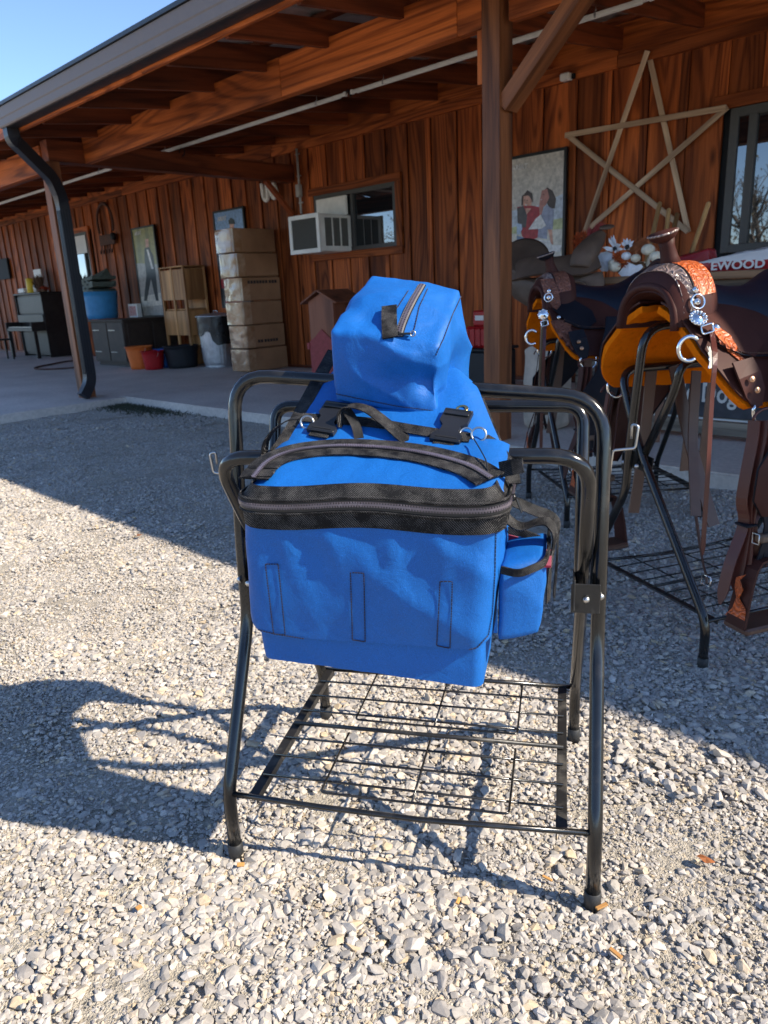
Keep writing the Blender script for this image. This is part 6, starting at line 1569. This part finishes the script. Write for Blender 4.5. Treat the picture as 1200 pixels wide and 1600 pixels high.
# flower arrangement
plain('petal_white', (.78, .80, .84), .6, var=.08); plain('gourd_cream', (.72, .66, .52), .45, var=.15); plain('rust_flower', (.42, .075, .02), .9, var=.4); plain('rust_grass', (.40, .14, .06), .9, var=.3)
fy = CXY + .05
fl = thing('flower_arrangement', 'autumn arrangement of white leaves, daisies, small pumpkins and rust grass on the counter', 'flowers', (-2.65, fy, 1.23))
def FP(x, y, Y=fy): return atY(900 + x / 7.5, 340 + y / 7.5, Y)
def leaf(poly, bulge=.02, Y=fy - .08):
    P = [FP(x, y, Y) for x, y in poly]; c = sum(P, Vector()) / len(P) + Vector((0, -bulge, 0)); mb = MBo(fl); P2 = [p + Vector((0, .006, 0)) for p in P]; n = len(P)
    mb.add(P + [c] + P2, [(i, (i + 1) % n, n) for i in range(n)] + [(i, n + 1 + i, n + 1 + (i + 1) % n, (i + 1) % n) for i in range(n)] + [tuple(n + 1 + i for i in range(n))[::-1]]); mb.build('white_leaf', 'petal_white', fl, base_of(fl), fixn=True)
leaf([(205, 530), (290, 410), (360, 395), (420, 420), (450, 490), (400, 560), (370, 630), (300, 630), (250, 570)])
leaf([(495, 650), (560, 570), (600, 520), (700, 560), (760, 545), (785, 580), (700, 660), (600, 715), (540, 700)])
def gourd(x, y, r_, mat='gourd_cream'):
    c = FP(x, y, fy - .10); mb = MBo(fl); n = 24; V = []; m_ = 9
    for j in range(m_):
        th = PI * j / (m_ - 1)
        for k in range(n): a = 2 * PI * k / n; rr = r_ * (1 + .07 * math.cos(8 * a)); V.append(c + Vector((rr * math.sin(th) * math.cos(a), rr * math.sin(th) * math.sin(a), r_ * .82 * math.cos(th))))
    mb.add(V, [(j * n + k, (j + 1) * n + k, (j + 1) * n + (k + 1) % n, j * n + (k + 1) % n) for j in range(m_ - 1) for k in range(n)], True); o = mb.build('gourd', mat, fl, base_of(fl))
    mb = MBo(fl); mb.rod(c + Vector((0, 0, r_ * .7)), c + Vector((.006, -.01, r_ * 1.15)), .006, 6); mb.build('stalk', 'rust_grass', o, base_of(fl))
for x, y, r_ in ((455, 575, .045), (590, 450, .034), (700, 475, .034), (845, 375, .046), (935, 455, .044), (430, 530, .032)): gourd(x, y, r_, 'gourd_cream' if x != 590 else 'petal_white')
def daisy(cx_, cy_, tips):
    for (x, y) in tips:
        a = FP(cx_, cy_, fy - .09); b = FP(x, y, fy - .13 + .03 * ((x + y) % 3)); u = (b - a).cross(Vector((0, 1, 0))).normalized() * .011; m_ = a.lerp(b, .65) + Vector((0, -.006, 0)); mb = MBo(fl)
        mb.add([a - u * .4, a + u * .4, m_ + u, b, m_ - u, m_ + Vector((0, .006, 0))], [(0, 1, 2, 4), (2, 3, 4), (1, 0, 5), (0, 4, 5), (4, 3, 5), (3, 2, 5), (2, 1, 5)]); mb.build('petal', 'petal_white', fl, base_of(fl), fixn=True)
    mb = MBo(fl); mb.lathe(FP(cx_, cy_, fy - .10), [(.018, 0), (.015, .008), (.001, .011)], 12, axis=(0, -1, .2)); mb.build('flower_centre', 'black_plastic', fl, base_of(fl))
daisy(458, 365, [(380, 235), (410, 210), (440, 200), (465, 255), (310, 350), (340, 380), (390, 400), (470, 415), (520, 400), (560, 370), (530, 310), (495, 300)])
daisy(600, 345, [(535, 290), (555, 245), (600, 235), (640, 250), (680, 270), (665, 320), (560, 380), (630, 380)])
def tuft(x0, y0, x1, y1, spread, n, mat, seed, Y=fy - .03, ln=1.0):
    rr = random.Random(seed); mb = MBo(fl)
    for k in range(n):
        a = FP(x0 + rr.gauss(0, spread * .3), y0 + rr.gauss(0, spread * .3), Y + rr.uniform(-.03, .03)); b = FP(x1 + rr.gauss(0, spread), y1 + rr.gauss(0, spread), Y + rr.uniform(-.05, .05)); u = (b - a).cross(Vector((0, 1, 0))).normalized() * .003
        mb.add([a - u, a + u, b, a.lerp(b, .5) + Vector((0, -.002, 0))], [(0, 1, 3), (1, 2, 3), (2, 0, 3)])
    o = mb.build('grass_tuft', mat, fl, base_of(fl)); o['kind'] = 'stuff'
tuft(620, 380, 860, 270, 38, 160, 'rust_grass', 1); tuft(700, 400, 830, 300, 50, 90, 'rust_grass', 2)
def fuzz(x, y, r_, n, mat, seed, par=fl, Y=fy - .10):
    rr = random.Random(seed); mb = MBo(par); c = FP(x, y, Y)
    for k in range(n):
        d = Vector((rr.gauss(0, 1), rr.gauss(0, 1), rr.gauss(0, 1))).normalized() * r_ * rr.uniform(.4, 1.1); b = c + d; u = d.orthogonal().normalized() * .005
        mb.add([b - u, b + u, b + d * .25 + Vector((0, 0, .004)), b - d * .2], [(0, 1, 2), (1, 0, 3)])
    o = mb.build('bloom', mat, par, base_of(par)); o['kind'] = 'stuff'
fuzz(500, 470, .040, 160, 'rust_flower', 3); fuzz(545, 530, .036, 130, 'rust_flower', 4)
mb = MBo(fl); mb.rod(FP(740, 520), FP(850, 530), .005); mb.build('twig', 'gourd_cream', fl, base_of(fl)); mb = MBo(fl); mb.lathe(FP(845, 520), [(.001, -.05), (.016, -.02), (.010, .02), (.001, .04)], 10); mb.build('bud', 'gourd_cream', fl, base_of(fl))
mb = MBo(fl); mb.lathe((-2.62, CXY + .12, 1.226), [(.10, 0), (.13, .03), (.12, .09), (.001, .09)], 20); mb.build('basket', 'plank_wood_z', fl, base_of(fl))
ra = thing('red_foliage', 'spray of red feathery foliage standing behind the old saddle pommel', 'foliage', (-2.9, CXY + .2, 1.23))
fl_save = fl
def tuft2(x0, y0, x1, y1, spread, n, mat, seed, Y, wd=.004):
    rr = random.Random(seed); mb = MBo(ra)
    for k in range(n):
        a = FP(x0 + rr.gauss(0, spread * .3), y0 + rr.gauss(0, spread * .3), Y + rr.uniform(-.03, .03)); b = FP(x1 + rr.gauss(0, spread), y1 + rr.gauss(0, spread), Y + rr.uniform(-.05, .05)); u = (b - a).cross(Vector((0, 1, 0))).normalized() * wd
        mb.add([a - u, a + u, b, a.lerp(b, .5) + Vector((0, -.002, 0))], [(0, 1, 3), (1, 2, 3), (2, 0, 3)])
    o = mb.build('plume', mat, ra, base_of(ra)); o['kind'] = 'stuff'
tuft2(170, 260, 300, 80, 28, 120, 'kiosk_red', 1, CXY + .12, .006); tuft2(150, 250, 160, 120, 16, 60, 'kiosk_red', 2, CXY + .12, .006); fuzz(60, 260, .06, 220, 'rust_flower', 7, ra, CXY + .10); fuzz(40, 330, .05, 160, 'rust_flower', 8, ra, CXY + .10)
mb = MBo(ra); mb.rod(FP(40, 520, CXY + .12), FP(170, 150, CXY + .12), .004); mb.rod(FP(60, 500, CXY + .12), FP(60, 250, CXY + .12), .004); o = mb.build('stems', 'rust_grass', ra, base_of(ra)); o['kind'] = 'stuff'

# broom handles in a bundle
wood('handle_wood', (.62, .38, .17), (.48, .27, .11), 'z', ring=4, knots=0, rough=.4)
hb = [((1031, 318), (1012, 400), 'leftmost'), ((1045, 328), (1035, 420), 'second'), ((1058, 335), (1045, 400), 'third'), ((1107, 318), (1070, 425), 'far right leaning')]
labs = ['bare wooden broom handle standing left of the others behind the saddle horn', 'bare wooden broom handle just left of the saddle horn, second of the three together', 'greyish wooden broom handle closest to the saddle horn with a rag round it', 'bare wooden broom handle leaning right, apart from the other three']
for (a, b, _), lb in zip(hb, labs):
    A_, B_ = atY(*a, CXY + .62), atY(*b, CXY + .36); d_ = (B_ - A_).normalized(); B_ = A_ + d_ * ((A_.z - .11) / -d_.z) if d_.z < -.3 else B_
    t = thing('broom_handle', lb, 'broom handle', tuple(B_), group='wooden handles standing behind the counter')
    mb = MBo(t); mb.tube([B_, A_, A_ - d_ * .012], [.016, .017, .009], 12); mb.build('stick', 'handle_wood', t, base_of(t))
    mb = MBo(t); mb.lathe(B_, [(.001, -.005), (.022, -.004), (.022, .05), (.017, .06)], 12); mb.build('ferrule', 'zinc', t, base_of(t))
# red and white sacks on the counter
flatcol('sack_red', (.36, .02, .025), .35); flatcol('sack_white', (.66, .64, .62), .35)
def sackbag(label, x0, x1, y, z, h, dep, txt, tx, tsz, white=True):
    t = thing('printed_sack', label, 'sack', ((x0 + x1) / 2, y, z), group='red and white printed sacks lying on the counter')
    Cc = {(a, b, c): (x1 if a else x0, y + (dep if b else 0), z + (h * (1 if a else .35) if c else 0)) for a in (0, 1) for b in (0, 1) for c in (0, 1)}
    mbp = pillow(Cc, 14, .02, 2, folds=((.012, (6, 6, 6), 2.0, 2.0), (.006, (14, 12, 12), 5, 2)), off=base_of(t))
    cols = []
    for f in mbp.f:
        c = sum((Vector(mbp.v[i]) for i in f), Vector()) / len(f); zz_ = c.z; fr_ = (c.x + (x0 + x1) / 2 - x0) / (x1 - x0)
        cols.append(1 if white and ((zz_ > h * .42 and fr_ < .92) or fr_ > .94) else 0)
    mbp.mi = cols; mbp.build('sack', ['sack_red', 'sack_white'], t, base_of(t))
    M = Matrix.Translation((tx, y - .024, z + h * .22)) @ Matrix.Rotation(PI / 2, 4, 'X')
    text_mesh('lettering', txt, tsz, 'sack_white', t, M, .003, .002, xs=1.15)
q1 = atY(1160, 388, CXY + .02); q2 = atY(1068, 375, CXY + .3)
sackbag('front red and white sack lettered EWOOD lying at the right on the counter', -2.18, -1.58, CXY + .03, 1.228, .135, .3, 'EWOOD', atY(1153, 397, CXY).x, .075)
sackbag('rear red and white sack lettered OOD lying behind the broom handles', q2.x - .24, q2.x + .16, CXY + .34, 1.228, .15, .16, 'OOD', q2.x + .0, .07, False)

# ------------------------------------------------------------------ small litter on the gravel and weeds by the slab
wood('chip_wood', (.55, .30, .10), (.34, .17, .06), 'x', ring=6, knots=0, rough=.8)
plain('dry_leaf', (.30, .10, .03), .8, var=.4)
chips = [(940, 1416, .030, .008, .5, 'pale splinter of wood lying beside the foot of the right front leg'), (962, 1489, .026, .008, -.9, 'short orange wood chip on the gravel below the right front foot'), (376, 1351, .016, .010, .1, 'small orange wood chip just in front of the left front foot'),
         (217, 1418, .012, .010, .9, 'square orange wood chip on the gravel at the lower left'), (716, 1407, .018, .007, 1.2, 'thin brown splinter on the gravel under the middle of the rack'), (855, 1372, .022, .006, -.6, 'brown twig sized splinter left of the right front leg')]
for (x, y, l_, w_, a, lb) in chips:
    p = atZ(x, y, .016); me = MB().box((0, 0, 0), (l_, w_, .004), bev=.001).mesh('wood_chip'); me.materials.append(MATS['chip_wood']); o = link('wood_chip', me, None, None, p); o.rotation_euler = (.15, .1, a + R_(45)); tag(o, lb, 'wood chip', 'wood chips on the gravel')
for (x, y, s_, lb) in ((1103, 1345, .022, 'crumpled reddish dry leaf on the gravel right of the rack'), (218, 837, .03, 'small orange dry leaf just outside the edge of the roof shade')):
    p = atZ(x, y, .018); rr = random.Random(x); mb = MB(p); P = [p + Vector((s_ * math.cos(a) * rr.uniform(.6, 1), s_ * .6 * math.sin(a) * rr.uniform(.6, 1), rr.uniform(0, .010))) for a in np.linspace(0, 2 * PI, 10)[:-1]]
    n = len(P); mb.add(P + [p + Vector((0, 0, .008))], [(i, (i + 1) % n, n) for i in range(n)]); tag(mb.build('dry_leaf', 'dry_leaf', None, p), lb, 'leaf', 'dry leaves on the gravel')
plain('weed_green', (.06, .065, .04), .8, var=.4)
rr = random.Random(9); mb = MB((-8.6, 4.1, 0))
for k in range(1500):
    x = -8.68 + abs(rr.gauss(0, .55)) * 1.2; y = 4.27 - abs(rr.gauss(0, .16)); h = rr.uniform(.010, .045); a = rr.uniform(0, 2 * PI); u = Vector((math.cos(a), math.sin(a), 0)) * .006; b = Vector((x, y, .005)); tp = b + Vector((rr.gauss(0, .02), rr.gauss(0, .02), h))
    mb.add([b - u, b + u, tp, tp - u * .5 + Vector((0, 0, -.006))], [(0, 1, 2), (2, 3, 0)])
tag(mb.build('weeds', 'weed_green', None, (-8.6, 4.1, 0)), kind='stuff')
# ------------------------------------------------------------------ bare woods across the drive, behind the camera: the windows mirror them
plain('bark', (.13, .11, .095), .9, var=.3); plain('twigs', (.20, .175, .15), .95, var=.35); plain('brush', (.16, .145, .10), 1, var=.4, nscale=3)
rr = random.Random(21); wd_ = MB((-30, -40, 0))
def grow(p, d, ln, r, lev):
    q = p + d * ln; wd_.tube([p, p.lerp(q, .5) + Vector((rr.gauss(0, .04), rr.gauss(0, .04), 0)) * ln, q], [r, r * .8, r * .62], 6 if lev < 3 else 3, caps=False, mi=0 if lev < 3 else 1)
    if lev >= 5: return
    for k in range(3):
        nd = (d + Vector((rr.gauss(0, .5), rr.gauss(0, .5), rr.gauss(.12, .25)))).normalized(); grow(p.lerp(q, rr.uniform(.55, 1)), nd, ln * rr.uniform(.62, .82), r * .6, lev + 1)
for k in range(18):
    h = rr.uniform(9, 14); grow(Vector((-75 + k * 5.5 + rr.uniform(-1.5, 1.5), -36 + rr.uniform(-8, 6), -.1)), Vector((0, 0, 1)), h * .24, h * .022, 0)
for k in range(24000):
    x = rr.uniform(-95, 35); y = -47 + rr.gauss(0, 2.5); z = abs(rr.gauss(0, 3.6)); s = rr.uniform(.07, .26); d = Vector((rr.gauss(0, 1), rr.gauss(0, 1), rr.gauss(0, 1))).normalized(); u = d.orthogonal().normalized() * s; v_ = d.cross(u)
    p = Vector((x, y, z)); wd_.add([p + u, p + v_ * .4, p - u, p - v_ * .4], [(0, 1, 2, 3)], mi=2)
tag(wd_.build('bare_woods', ['bark', 'twigs', 'brush'], None, (-30, -40, 0)), kind='stuff')
